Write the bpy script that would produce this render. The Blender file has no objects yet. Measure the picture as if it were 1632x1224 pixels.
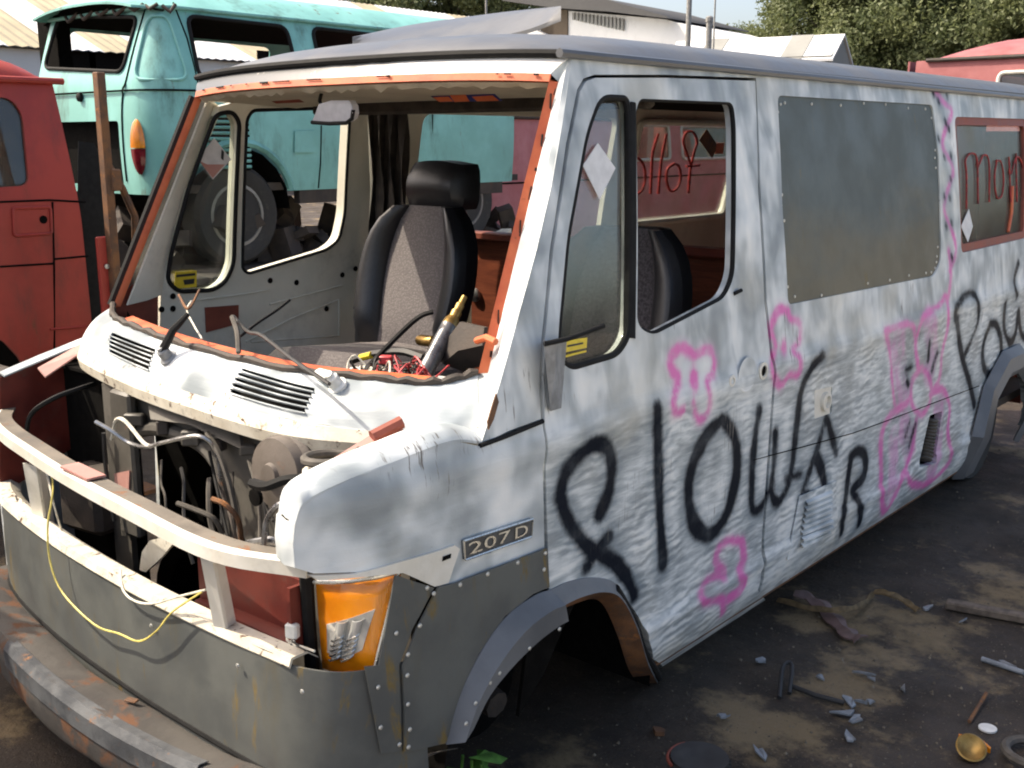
import bpy, math, random
import numpy as np
from mathutils import Vector, Matrix
from mathutils.geometry import delaunay_2d_cdt
random.seed(7); rng = np.random.default_rng(7)
R = math.radians
scene = bpy.context.scene
col = scene.collection

# ------------------------------------------------------------------ camera
FPX, CX, CY = 1738.0, 816.0, 612.0          # focal length and centre in photo pixels
PITCH, YAW = math.atan(388/FPX), R(40.7)
CAM = np.array([1.594, 0.0, 1.70])
_h = np.array([-math.sin(YAW), math.cos(YAW), 0.0]); _r = np.array([math.cos(YAW), math.sin(YAW), 0.0]); _z = np.array([0, 0, 1.0])
_d = _h*math.cos(PITCH) - _z*math.sin(PITCH); _u = _h*math.sin(PITCH) + _z*math.cos(PITCH)
cd = bpy.data.cameras.new('camera'); cam = bpy.data.objects.new('camera', cd); col.objects.link(cam)
cd.sensor_width = 36; cd.lens = FPX/1632*36; cd.clip_start = 0.02; cd.clip_end = 3000
M = Matrix(((_r[0], _u[0], -_d[0], CAM[0]), (_r[1], _u[1], -_d[1], CAM[1]), (_r[2], _u[2], -_d[2], CAM[2]), (0, 0, 0, 1)))
cam.matrix_world = M; scene.camera = cam
try: scene.cycles.filter_width = 2.0          # phone-camera softness
except Exception: pass

# ------------------------------------------------------------------ world, sun, exposure
w = bpy.data.worlds.new('World'); scene.world = w; w.use_nodes = True
SUN = Vector((-0.56, -0.34, 0.76)).normalized()
sky = w.node_tree.nodes.new('ShaderNodeTexSky'); sky.sky_type = 'NISHITA'; sky.sun_disc = False
sky.sun_elevation = math.asin(SUN.z); sky.sun_rotation = math.atan2(SUN.x, SUN.y)
sky.dust_density = 4.5; sky.air_density = 0.8; sky.ozone_density = 1.0
bg = w.node_tree.nodes['Background']; bg.inputs['Strength'].default_value = 0.15
w.node_tree.links.new(sky.outputs[0], bg.inputs[0])
sl = bpy.data.lights.new('sun', 'SUN'); sl.energy = 2.8; sl.angle = R(0.55); sl.color = (1.0, 0.95, 0.86)
so = bpy.data.objects.new('sun', sl); col.objects.link(so); so.rotation_euler = (-SUN).to_track_quat('-Z', 'Y').to_euler()
scene.view_settings.view_transform = 'Standard'; scene.view_settings.look = 'None'
scene.view_settings.exposure = 1.25; scene.view_settings.gamma = 1.0
scene.view_settings.use_white_balance = True; scene.view_settings.white_balance_temperature = 7200    # the photo is balanced for shade

# ------------------------------------------------------------------ pixel -> place (distance always from a known surface)
def ray(p): return _d + _r*(p[0]-CX)/FPX - _u*(p[1]-CY)/FPX
def onX(p, x): r = ray(p); return CAM + r*((x-CAM[0])/r[0])
def onY(p, y): r = ray(p); return CAM + r*((y-CAM[1])/r[1])
def onZ(p, z): r = ray(p); return CAM + r*((z-CAM[2])/r[2])
def sideX(Y, z):
    x = 0.0
    if z > .98: x -= .154*((z-.98)/.934)**1.3
    if Y < 1.55: x -= .12*((1.55-Y)/.33)**2
    if z < .30: x -= .045*((.30-z)/.14)**2
    if .30 < z < .36: x += .010*math.sin((z-.30)/.06*math.pi)
    if .93 < z < 1.03: x += .008*math.sin((z-.93)/.10*math.pi)
    return x
def S3(p):
    x = 0.0
    for _ in range(6):
        q = onX(p, x); x = sideX(q[1], q[2])
    return onX(p, x)
def S2(p): q = S3(p); return (q[1], q[2])
def sd(Y, z, off=0.0): return (sideX(Y, z)+off, Y, z)

# ------------------------------------------------------------------ object helpers
def rootof(o):
    while o.parent: o = o.parent
    return o
def thing(name, label, cat, loc, group=None):
    o = bpy.data.objects.new(name, None); col.objects.link(o); o.location = loc; o.empty_display_size = .2
    o['label'] = label; o['category'] = cat
    if group: o['group'] = group
    return o
def mk(name, V, F, mat, parent=None, label=None, cat=None, group=None, kind=None, smooth=35, mats=None, fm=None):
    V = np.asarray(V, float).reshape(-1, 3)
    if parent is not None: base = np.array(rootof(parent).location)
    else:
        lo, hi = V.min(0), V.max(0); base = np.array([(lo[0]+hi[0])/2, (lo[1]+hi[1])/2, lo[2]])
    me = bpy.data.meshes.new(name); me.from_pydata((V-base).tolist(), [], F); me.update()
    for m in (mats or [mat]): me.materials.append(m)
    if fm is not None: me.polygons.foreach_set('material_index', fm)
    if smooth:
        me.polygons.foreach_set('use_smooth', [True]*len(me.polygons)); me.set_sharp_from_angle(angle=R(smooth))
    o = bpy.data.objects.new(name, me); col.objects.link(o)
    if parent is not None: o.parent = parent
    else: o.location = base
    if label: o['label'] = label
    if cat: o['category'] = cat
    if group: o['group'] = group
    if kind: o['kind'] = kind
    return o
class MB:
    def __init__(s): s.V = []; s.F = []
    def add(s, V, F):
        n = len(s.V); s.V += [tuple(v) for v in V]; s.F += [tuple(i+n for i in f) for f in F]; return s
    def box(s, c, d, rz=0.0, bev=0.0, M=None):
        hx, hy, hz = d[0]/2, d[1]/2, d[2]/2
        if bev <= 0:
            V = [(x*hx, y*hy, zz*hz) for zz in (-1, 1) for y in (-1, 1) for x in (-1, 1)]
            F = [(0,2,3,1), (4,5,7,6), (0,1,5,4), (2,6,7,3), (0,4,6,2), (1,3,7,5)]
        else:
            b = min(bev, hx*.9, hy*.9, hz*.9); V = []; F = []
            for zz, k in ((-hz, 1), (-hz+b, 0), (hz-b, 0), (hz, 1)):
                X, Y = hx-b*k, hy-b*k; c_ = b*(.4 if k else 1)
                V += [(X-c_, -Y, zz), (X, -Y+c_, zz), (X, Y-c_, zz), (X-c_, Y, zz), (-X+c_, Y, zz), (-X, Y-c_, zz), (-X, -Y+c_, zz), (-X+c_, -Y, zz)]
            for j in range(3):
                for i in range(8): a = j*8+i; e = j*8+(i+1) % 8; F.append((a, e, e+8, a+8))
            F.append(tuple(range(7, -1, -1))); F.append(tuple(range(24, 32)))
        c_, s_ = math.cos(rz), math.sin(rz); out = []
        for x, y, zz in V:
            if M is not None: v = M @ Vector((x, y, zz)); out.append((v.x+c[0], v.y+c[1], v.z+c[2]))
            else: out.append((x*c_-y*s_+c[0], x*s_+y*c_+c[1], zz+c[2]))
        return s.add(out, F)
    def tube(s, pts, r, n=8, cap=True):
        P = [Vector(p) for p in pts]; rr = r if hasattr(r, '__len__') else [r]*len(P); V = []; F = []
        t0 = (P[1]-P[0]).normalized(); up = Vector((0, 0, 1)) if abs(t0.z) < .9 else Vector((1, 0, 0))
        a = t0.cross(up).normalized()
        for i, p in enumerate(P):
            t = (P[min(i+1, len(P)-1)]-P[max(i-1, 0)]).normalized()
            a = (a - t*a.dot(t)).normalized(); b = t.cross(a)
            for k in range(n):
                th = 2*math.pi*k/n; V.append(p + (a*math.cos(th)+b*math.sin(th))*rr[i])
        for i in range(len(P)-1):
            for k in range(n): k2 = (k+1) % n; F.append((i*n+k, i*n+k2, (i+1)*n+k2, (i+1)*n+k))
        if cap: F.append(tuple(range(n-1, -1, -1))); F.append(tuple(range((len(P)-1)*n, len(P)*n)))
        return s.add(V, F)
    def lathe(s, c, axis, prof, n=24):
        ax = Vector(axis).normalized(); up = Vector((0, 0, 1)) if abs(ax.z) < .9 else Vector((1, 0, 0))
        a = ax.cross(up).normalized(); b = ax.cross(a); V = []; F = []; c = Vector(c)
        for (r, h) in prof:
            for k in range(n): th = 2*math.pi*k/n; V.append(c+ax*h+(a*math.cos(th)+b*math.sin(th))*r)
        for i in range(len(prof)-1):
            for k in range(n): k2 = (k+1) % n; F.append((i*n+k, i*n+k2, (i+1)*n+k2, (i+1)*n+k))
        F.append(tuple(range(n-1, -1, -1))); F.append(tuple(range((len(prof)-1)*n, len(prof)*n)))
        return s.add(V, F)
    def sheet(s, G, th=None):
        """grid of points (rows x cols); th = thickness vector"""
        G = np.asarray(G, float); m, n = G.shape[:2]; V = [tuple(v) for v in G.reshape(-1, 3)]
        F = [(i*n+j, i*n+j+1, (i+1)*n+j+1, (i+1)*n+j) for i in range(m-1) for j in range(n-1)]
        if th is not None:
            k = m*n; th = np.asarray(th, float); V += [tuple(v) for v in (G+th).reshape(-1, 3)]
            F += [tuple(q+k for q in reversed(f)) for f in F]
            per = [(0, j) for j in range(n)] + [(i, n-1) for i in range(1, m)] + [(m-1, j) for j in range(n-2, -1, -1)] + [(i, 0) for i in range(m-2, 0, -1)]
            ids = [a*n+b for a, b in per]
            for a, b in zip(ids, ids[1:]+ids[:1]): F.append((b, a, a+k, b+k))
        return s.add(V, F)
    def poly(s, pts, th):
        """flat polygon with thickness vector"""
        n = len(pts); P = [np.array(p, float) for p in pts]; th = np.array(th, float)
        return s.add(P+[p+th for p in P], [tuple(range(n)), tuple(range(2*n-1, n-1, -1))]+[(i, i+n, (i+1) % n+n, (i+1) % n) for i in range(n)])
    def ob(s, name, mat, parent=None, **k): return mk(name, s.V, s.F, mat, parent, **k)
def tube(name, pts, r, mat, parent=None, n=8, **k): return MB().tube(pts, r, n).ob(name, mat, parent, **k)
def spline(pts, n=6):
    P = [np.array(p, float) for p in pts]; P = [2*P[0]-P[1]]+P+[2*P[-1]-P[-2]]; out = []
    for i in range(1, len(P)-2):
        for k in range(n):
            t = k/n; a, b, c, d = P[i-1:i+3]
            out.append(.5*((2*b)+(c-a)*t+(2*a-5*b+4*c-d)*t*t+(3*b-a-3*c+d)*t**3))
    out.append(P[-2]); return out
def rnd(poly, r=.03, n=5):
    P = [np.array(p, float) for p in poly]; out = []
    for i, p in enumerate(P):
        a, b = P[i-1]-p, P[(i+1) % len(P)]-p; la, lb = np.linalg.norm(a), np.linalg.norm(b)
        q = min(r, la*.45, lb*.45); A, B = p+a/la*q, p+b/lb*q
        for k in range(n+1): t = k/n; out.append((1-t)**2*A+2*t*(1-t)*p+t*t*B)
    return [tuple(v) for v in out]
def inpoly(P, poly):
    x, y = P[:, 0], P[:, 1]; ins = np.zeros(len(P), bool); q = np.asarray(poly); j = len(q)-1
    for i in range(len(q)):
        c = ((q[i, 1] > y) != (q[j, 1] > y)) & (x < (q[j, 0]-q[i, 0])*(y-q[i, 1])/((q[j, 1]-q[i, 1]) or 1e-12)+q[i, 0]); ins ^= c; j = i
    return ins
def segdist(P, A, B):
    d = B-A; t = np.clip(((P-A)@d)/max(d@d, 1e-12), 0, 1); return np.linalg.norm(P-(A+t[:, None]*d), axis=1)
def dens(poly, step):
    out = []; P = [np.array(p, float) for p in poly]
    for a, b in zip(P, P[1:]+P[:1]):
        k = max(1, int(np.linalg.norm(b-a)/step)); out += [a+(b-a)*i/k for i in range(k)]
    return out
def panel(name, outline, holes, mapf, off, step, mat, parent, attrs=None, **kw):
    """2-D outline with holes, triangulated, bent by mapf(u,v)->xyz, thickened by vector off"""
    loops = [dens(outline, step)]+[dens(h, step) for h in holes]
    V = []; E = []
    for L in loops:
        n = len(V); V += L; E += [(n+i, n+(i+1) % len(L)) for i in range(len(L))]
    O = np.array(V); lo, hi = O.min(0), O.max(0)
    gx, gy = np.meshgrid(np.arange(lo[0]+step/2, hi[0], step), np.arange(lo[1]+step/2, hi[1], step)); G = np.stack([gx.ravel(), gy.ravel()], 1)
    ok = inpoly(G, loops[0])
    for h in loops[1:]: ok &= ~inpoly(G, h)
    G = G[ok]; keep = np.ones(len(G), bool)
    for c in range(0, len(G), 2000):
        g = G[c:c+2000]; keep[c:c+2000] = (np.linalg.norm(g[:, None]-O[None], axis=2).min(1) > step*.45)
    G = G[keep]
    r = delaunay_2d_cdt([Vector((float(a), float(b))) for a, b in np.vstack([O, G])], E, [], 0, 1e-6)
    Q = np.array([(v.x, v.y) for v in r[0]]); T = np.array([f for f in r[2]])
    cen = Q[T].mean(1); ok = inpoly(cen, loops[0])
    for h in loops[1:]: ok &= ~inpoly(cen, h)
    T = T[ok]
    P3 = np.array([mapf(a, b) for a, b in Q]); off = np.asarray(off, float)
    n0 = len(Q); ed = {}
    for t in T:
        for a, b in ((t[0], t[1]), (t[1], t[2]), (t[2], t[0])): ed[(a, b)] = ed.get((a, b), 0)+1
    nrm = np.cross(P3[T[:, 1]]-P3[T[:, 0]], P3[T[:, 2]]-P3[T[:, 0]]).sum(0)
    flip = (nrm @ off) > 0
    F = []
    for t in T.tolist():
        f = tuple(t) if not flip else tuple(reversed(t)); F.append(f); F.append(tuple(i+n0 for i in reversed(f)))
    for (a, b) in ed:
        if (b, a) not in ed: F.append((b, a, a+n0, b+n0) if not flip else (a, b, b+n0, a+n0))
    o = mk(name, np.vstack([P3, P3+off]), F, mat, parent, **kw)
    if attrs:
        for k, fn in attrs.items():
            val = fn(Q); at = o.data.attributes.new(k, 'FLOAT', 'POINT'); at.data.foreach_set('value', np.concatenate([val, val]).astype(np.float32))
    return o

# ------------------------------------------------------------------ materials
def nodes(m): m.use_nodes = True; return m.node_tree.nodes, m.node_tree.links
class NT:
    def __init__(s, name):
        s.m = bpy.data.materials.new(name); s.N, s.L = nodes(s.m); s.b = s.N['Principled BSDF']; s.tc = s.N.new('ShaderNodeTexCoord')
        s.co = s.tc.outputs['Object']
    def set(s, **k):
        for a, v in k.items():
            i = s.b.inputs[a.replace('_', ' ')]
            if hasattr(v, 'is_linked'): s.L.new(v, i)
            else: i.default_value = (*v, 1) if isinstance(v, tuple) and len(v) == 3 else v
        return s
    def mapping(s, scale=(1, 1, 1), rot=(0, 0, 0), loc=(0, 0, 0)):
        n = s.N.new('ShaderNodeMapping'); s.L.new(s.co, n.inputs[0]); n.inputs['Scale'].default_value = scale; n.inputs['Rotation'].default_value = rot; n.inputs['Location'].default_value = loc; return n.outputs[0]
    def noise(s, scale, detail=4, rough=.55, vec=None, dist=0.0):
        n = s.N.new('ShaderNodeTexNoise'); n.inputs['Scale'].default_value = scale; n.inputs['Detail'].default_value = detail; n.inputs['Roughness'].default_value = rough; n.inputs['Distortion'].default_value = dist
        s.L.new(vec if vec is not None else s.co, n.inputs['Vector']); return n.outputs['Fac']
    def ramp(s, f, stops):
        n = s.N.new('ShaderNodeValToRGB'); s.L.new(f, n.inputs[0]); e = n.color_ramp.elements
        while len(e) < len(stops): e.new(.5)
        for q, (p, c) in zip(e, stops): q.position = p; q.color = (c, c, c, 1) if not isinstance(c, tuple) else (*c, 1)
        return n.outputs[0]
    def rng(s, f, a, b, c=0., d=1.):
        n = s.N.new('ShaderNodeMapRange'); s.L.new(f, n.inputs[0]); n.interpolation_type = 'SMOOTHSTEP'
        for i, v in enumerate((a, b, c, d)): n.inputs[i+1].default_value = v
        return n.outputs[0]
    def mix(s, f, a, b, mode='MIX'):
        n = s.N.new('ShaderNodeMix'); n.data_type = 'RGBA'; n.blend_type = mode; ins = [i for i in n.inputs if i.type == 'RGBA']
        if hasattr(f, 'is_linked'): s.L.new(f, n.inputs[0])
        else: n.inputs[0].default_value = f
        for i, v in zip(ins, (a, b)):
            if hasattr(v, 'is_linked'): s.L.new(v, i)
            else: i.default_value = (*v, 1)
        return [o for o in n.outputs if o.type == 'RGBA'][0]
    def math(s, op, a, b=0.):
        n = s.N.new('ShaderNodeMath'); n.operation = op
        for i, v in enumerate((a, b)):
            if hasattr(v, 'is_linked'): s.L.new(v, n.inputs[i])
            else: n.inputs[i].default_value = v
        return n.outputs[0]
    def attr(s, name): n = s.N.new('ShaderNodeAttribute'); n.attribute_name = name; return n.outputs['Fac']
    def bump(s, h, strength=.3, dist=.01, prev=None):
        n = s.N.new('ShaderNodeBump'); n.inputs['Strength'].default_value = strength; n.inputs['Distance'].default_value = dist; s.L.new(h, n.inputs['Height'])
        if prev is not None: s.L.new(prev, n.inputs['Normal'])
        s.L.new(n.outputs[0], s.b.inputs['Normal']); return n.outputs[0]
def wear(name, c1, c2, rough=.5, scale=6, rust=0.0, rustc=(.16, .06, .022), metal=0.0, bump=.15, spec=.5, dirt=.25, dirtc=(.06, .05, .04), streak=False, coat=0.0):
    t = NT(name); f = t.rng(t.noise(scale, 6, .6), .35, .65); c = t.mix(f, c1, c2)
    v = t.mapping((1, 1, .3)) if streak else None
    if dirt: c = t.mix(t.rng(t.noise(scale*1.7, 8, .7, v), .5, .8, 0, dirt*1.6), c, dirtc)
    r = t.math('ADD', t.math('MULTIPLY', f, .15), rough-.07)
    if rust:
        k = t.rng(t.noise(scale*2.3, 9, .68, v, .4), .72-rust*.35, .80-rust*.30); c = t.mix(k, c, t.mix(t.noise(scale*14, 4), rustc, tuple(min(1, x*1.7) for x in rustc)))
        r = t.math('ADD', r, t.math('MULTIPLY', k, .3))
    t.set(Base_Color=c, Roughness=r, Metallic=metal); t.b.inputs['Specular IOR Level'].default_value = spec; t.b.inputs['Coat Weight'].default_value = coat
    if bump: t.bump(t.noise(scale*9, 6, .6), bump, .004)
    return t.m
def spray(name, graffiti=False, white=.5, streak=True):
    t = NT(name)
    sep = t.N.new('ShaderNodeSeparateXYZ'); t.L.new(t.co, sep.inputs[0]); zz = sep.outputs[2]
    a = t.noise(1.0, 3, .55, t.mapping((3, 9, 52), (R(-7), 0, 0)), .35)       # short horizontal passes low on the side
    b = t.noise(1.0, 2.5, .5, t.mapping((4, 11, 5)), .5)                        # vertical passes on the pillars
    k = t.rng(zz, 0.90, 1.06); n = t.N.new('ShaderNodeMix'); t.L.new(k, n.inputs[0]); t.L.new(a, n.inputs[2]); t.L.new(b, n.inputs[3]); st = n.outputs[0]
    bl = t.noise(6.5, 2.2, .5, None, .2); big = t.noise(2.0, 2)
    wv_ = t.N.new('ShaderNodeTexWave'); wv_.bands_direction = 'Z'; wv_.inputs['Scale'].default_value = 10.5; wv_.inputs['Distortion'].default_value = 9; wv_.inputs['Detail'].default_value = 3; wv_.inputs['Detail Scale'].default_value = .9; t.L.new(t.mapping((1, .8, 1), (R(-6), 0, 0)), wv_.inputs['Vector'])
    rip = t.math('MULTIPLY', t.math('MULTIPLY', t.math('SUBTRACT', wv_.outputs['Fac'], .5), t.rng(t.noise(4.5, 4), .42, .66)), t.rng(zz, 1.04, .88))
    if streak: v = t.math('ADD', t.math('ADD', t.math('MULTIPLY', st, .60), t.math('MULTIPLY', bl, .50)), t.math('MULTIPLY', big, .38)); v = t.math('ADD', t.math('ADD', v, t.math('MULTIPLY', rip, .24)), .05)
    else: v = t.math('ADD', t.math('MULTIPLY', bl, .95), t.math('MULTIPLY', big, .57))
    lo = .965-white*.3
    c = t.ramp(t.rng(v, lo-.24, lo+.28), [(0, (.225, .258, .275)), (.30, (.39, .43, .445)), (.58, (.58, .615, .62)), (1, (.78, .785, .76))])
    c = t.mix(t.rng(t.noise(2.3, 5), .50, .72, 0, .38), c, (.64, .60, .49))
    bumpf = t.noise(2.2, 2)
    if graffiti:
        fine = t.math('ADD', t.math('MULTIPLY', t.math('SUBTRACT', t.noise(45, 3), .5), .012), t.math('MULTIPLY', t.math('SUBTRACT', t.noise(7, 2), .5), .030))
        hz = t.attr('d_haze'); c = t.mix(t.math('MULTIPLY', t.rng(hz, .02, -.02), t.rng(t.noise(13, 5), .3, .62, .10, .6)), c, (.60, .20, .46))
        dp = t.math('ADD', t.attr('d_pink'), fine); c = t.mix(t.rng(dp, .03, -.004, 0, .22), c, (.62, .25, .48)); c = t.mix(t.math('MULTIPLY', t.rng(dp, .012, -.010), t.rng(t.noise(16, 4), .3, .6, .62, .92)), c, (.68, .13, .42))
        db = t.math('ADD', t.attr('d_black'), fine); c = t.mix(t.rng(db, .055, -.004, 0, .45), c, (.05, .10, .14)); c = t.mix(t.math('MULTIPLY', t.rng(db, .014, -.009), t.rng(t.noise(11, 4), .28, .55, .86, .99)), c, (.004, .007, .014))
    sc_ = t.math('MULTIPLY', t.rng(t.noise(1, 4, .6, t.mapping((30, 130, 9))), .58, .64), t.rng(t.noise(3.3, 3), .60, .68)); c = t.mix(sc_, c, (.16, .15, .135))
    ch = t.rng(t.noise(34, 7, .7, t.mapping((1, 1, 1.5))), .70, .735); c = t.mix(ch, c, (.06, .04, .03))
    c = t.mix(t.rng(t.noise(3.1, 9, .72), .60, .85, 0, .30), c, (.10, .09, .075))
    t.set(Base_Color=c, Roughness=t.rng(bl, .3, .7, .34, .58)); t.b.inputs['Specular IOR Level'].default_value = .4
    if graffiti: t.L.new(t.rng(db, -.009, .014, .06, .4), t.b.inputs['Specular IOR Level'])
    p = t.bump(bumpf, .6, .03); p = t.bump(a, .14, .008, p); p = t.bump(rip, .10, .005, p); t.bump(t.noise(120, 3), .10, .003, p)
    return t.m
def flat(name, c, rough=.6, metal=0.0, nz=.25, scale=30, **k):
    t = NT(name); f = t.noise(scale, 5); t.set(Base_Color=t.mix(t.rng(f, .3, .7), tuple(x*(1-nz) for x in c), tuple(min(1, x*(1+nz)) for x in c)), Roughness=rough, Metallic=metal); t.bump(f, .12, .003)
    for a, v in k.items(): t.b.inputs[a.replace('_', ' ')].default_value = v
    return t.m
def glassm(name, tint=(.85, .9, .88), refl=.12, dirt=.12):
    m = bpy.data.materials.new(name); N, L = nodes(m); N.remove(N['Principled BSDF']); out = N['Material Output']
    tr = N.new('ShaderNodeBsdfTransparent'); tr.inputs[0].default_value = (*tint, 1); gl = N.new('ShaderNodeBsdfGlossy'); gl.inputs['Roughness'].default_value = .04
    lw = N.new('ShaderNodeLayerWeight'); lw.inputs[0].default_value = .35; mr = N.new('ShaderNodeMapRange'); mr.inputs[3].default_value = refl*.5; mr.inputs[4].default_value = min(.9, refl*4); L.new(lw.outputs['Fresnel'], mr.inputs[0])
    mx = N.new('ShaderNodeMixShader'); L.new(mr.outputs[0], mx.inputs[0]); L.new(tr.outputs[0], mx.inputs[1]); L.new(gl.outputs[0], mx.inputs[2])
    df = N.new('ShaderNodeBsdfDiffuse'); df.inputs[0].default_value = (.35, .33, .28, 1); nz = N.new('ShaderNodeTexNoise'); nz.inputs['Scale'].default_value = 7; nz.inputs['Detail'].default_value = 8
    tc = N.new('ShaderNodeTexCoord'); L.new(tc.outputs['Object'], nz.inputs['Vector']); m2 = N.new('ShaderNodeMapRange'); L.new(nz.outputs[0], m2.inputs[0]); m2.inputs[1].default_value = .4; m2.inputs[2].default_value = .8; m2.inputs[3].default_value = dirt*.3; m2.inputs[4].default_value = dirt*2
    mx2 = N.new('ShaderNodeMixShader'); L.new(m2.outputs[0], mx2.inputs[0]); L.new(mx.outputs[0], mx2.inputs[1]); L.new(df.outputs[0], mx2.inputs[2]); L.new(mx2.outputs[0], out.inputs[0])
    return m
MT = {}
MT['spray'] = spray('sprayed_side_paint', True, .5)
MT['spray2'] = spray('sprayed_trim_paint', False, .55)
MT['white'] = spray('sprayed_white_paint', False, .60, False)
t = NT('half_sprayed_header_paint'); sp_ = t.N.new('ShaderNodeSeparateXYZ'); t.L.new(t.co, sp_.inputs[0]); f_ = t.math('ADD', sp_.outputs[0], t.math('MULTIPLY', t.math('SUBTRACT', t.noise(7, 5, .6), .5), .7))
c = t.mix(t.rng(f_, -.05, .42), (.075, .078, .082), (.68, .68, .66)); c = t.mix(t.rng(t.noise(24, 6, .7), .66, .70), c, (.55, .52, .45)); t.set(Base_Color=c, Roughness=.38); t.bump(t.noise(40, 4), .15, .003); MT['headp'] = t.m
MT['wingp'] = spray('sprayed_wing_paint', True, .62, False)
MT['grayroof'] = wear('grey_roof_paint', (.062, .066, .072), (.10, .104, .11), .40, 4, .10, dirt=.3, spec=.5)
MT['plate'] = wear('grey_riveted_plate', (.075, .080, .078), (.105, .110, .102), .55, 5, .42, (.12, .085, .03), dirt=.4, dirtc=(.10, .085, .05), streak=True, spec=.3)
MT['flare'] = wear('grey_arch_flare', (.095, .102, .110), (.14, .147, .155), .45, 4, .2, dirt=.15)
MT['cream'] = wear('chipped_cream_paint', (.56, .51, .41), (.66, .62, .52), .55, 13, .46, (.07, .04, .025), dirt=.35)
MT['creamclean'] = wear('cream_paint', (.60, .57, .49), (.68, .66, .60), .45, 6, .16, (.12, .06, .03), dirt=.2)
MT['orange'] = wear('orange_primer', (.50, .095, .035), (.62, .15, .055), .5, 9, .22, (.14, .05, .02), dirt=.12)
MT['rust'] = wear('rusty_steel', (.09, .045, .025), (.19, .085, .035), .8, 12, .4, (.20, .08, .025), dirt=.4, bump=.5)
MT['darkrust'] = wear('dark_rusty_steel', (.030, .024, .020), (.065, .050, .040), .75, 9, .3, (.10, .045, .02), dirt=.4, bump=.4)
MT['bumper'] = wear('rusted_bumper_steel', (.05, .046, .044), (.085, .078, .07), .6, 3.5, .60, (.085, .036, .016), dirt=.45, bump=.4)
MT['bumperstrip'] = wear('grey_bumper_strip', (.05, .054, .06), (.10, .105, .11), .5, 9, .4, (.15, .07, .03), dirt=.4, bump=.3)
MT['firewall'] = wear('grimy_firewall_paint', (.055, .050, .042), (.11, .10, .085), .6, 5, .3, (.10, .05, .03), dirt=.6, dirtc=(.03, .026, .022))
MT['servo'] = wear('grimy_servo_steel', (.075, .062, .05), (.12, .10, .085), .6, 8, .3, (.13, .06, .03), dirt=.5, bump=.3)
MT['railtop'] = wear('worn_rail_paint', (.11, .095, .075), (.17, .145, .115), .65, 7, .45, (.15, .065, .03), dirt=.5, bump=.3)
MT['dark'] = flat('dark_gap_and_shade', (.007, .0065, .006), 1.0, **{'Specular_IOR_Level': 0.05})  # near-black for gaps and holes, and in place of deep shade
MT['rubber'] = flat('black_rubber', (.010, .010, .010), .75, **{'Specular_IOR_Level': .2})
MT['tyre'] = wear('dusty_tyre_rubber', (.022, .022, .022), (.038, .036, .033), .8, 12, 0, dirt=.35, dirtc=(.10, .09, .075))
MT['vinyl'] = flat('black_vinyl', (.016, .016, .018), .36, nz=.15, scale=80)
t = NT('woven_seat_fabric'); wv = t.N.new('ShaderNodeTexVoronoi'); wv.inputs['Scale'].default_value = 130; t.L.new(t.co, wv.inputs['Vector'])
t.set(Base_Color=t.mix(t.rng(wv.outputs['Distance'], .1, .6), (.19, .17, .165), (.125, .11, .108)), Roughness=.9); t.bump(wv.outputs['Distance'], .3, .004); MT['fabric'] = t.m
MT['fabricdark'] = flat('dark_seat_fabric', (.055, .048, .052), .9, nz=.5, scale=120)
MT['beige'] = wear('beige_door_paint', (.60, .58, .48), (.68, .66, .56), .42, 3, .05, dirt=.25)
MT['liner'] = wear('beige_headliner', (.40, .36, .27), (.48, .44, .34), .7, 5, 0, dirt=.35)
MT['redprimer'] = wear('dark_red_primer', (.17, .035, .022), (.25, .06, .035), .55, 7, .25, (.08, .03, .02), dirt=.3)
MT['reflred'] = wear('red_reflection_paint', (.34, .045, .03), (.42, .07, .05), .5, 4, 0, dirt=.4)
MT['bayred'] = wear('shaded_grimy_red_paint', (.085, .010, .007), (.14, .02, .012), .5, 7, .25, (.05, .02, .015), dirt=.5)  # red darkened to stand in for engine bay shadow, plus grime and rust
MT['pinkprimer'] = wear('faded_pink_primer', (.42, .20, .17), (.50, .27, .23), .6, 9, .2, dirt=.3)
MT['curtain'] = flat('dark_brown_curtain', (.035, .028, .022), .95, nz=.4, scale=18)
MT['steel'] = wear('worn_steel', (.28, .28, .28), (.42, .42, .42), .32, 20, .1, metal=.85, dirt=.3)
MT['colsteel'] = wear('dark_column_steel', (.10, .10, .105), (.17, .17, .17), .3, 20, .1, metal=.5, dirt=.3)
MT['brass'] = wear('oily_brass', (.26, .16, .05), (.38, .24, .08), .4, 30, .35, metal=.8, dirt=.3)
MT['greyplastic'] = flat('grey_plastic', (.20, .21, .22), .45)
MT['whiteplastic'] = flat('white_plastic', (.66, .66, .62), .5, nz=.1)
MT['amber'] = None
t = NT('amber_lens'); wv = t.N.new('ShaderNodeTexWave'); wv.inputs['Scale'].default_value = 95; wv.bands_direction = 'X'; t.L.new(t.mapping((1, 1, 0), (0, 0, R(-30))), wv.inputs['Vector'])
t.set(Base_Color=t.mix(t.rng(t.noise(9, 5), .4, .7), (.78, .26, .008), (.62, .18, .006)), Roughness=.16); t.b.inputs['Coat Weight'].default_value = .5; t.b.inputs['Subsurface Weight'].default_value = .25; t.b.inputs['Subsurface Radius'].default_value = (.03, .012, .003); t.bump(wv.outputs['Fac'], .35, .003); MT['amber'] = t.m
MT['clearlens'] = flat('clear_ribbed_lens', (.60, .60, .57), .08, .55, nz=.25, scale=14)
MT['redlens'] = flat('red_lens', (.16, .012, .02), .15)
t = NT('grey_green_window_board'); sp_ = t.N.new('ShaderNodeSeparateXYZ'); t.L.new(t.co, sp_.inputs[0])
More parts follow.
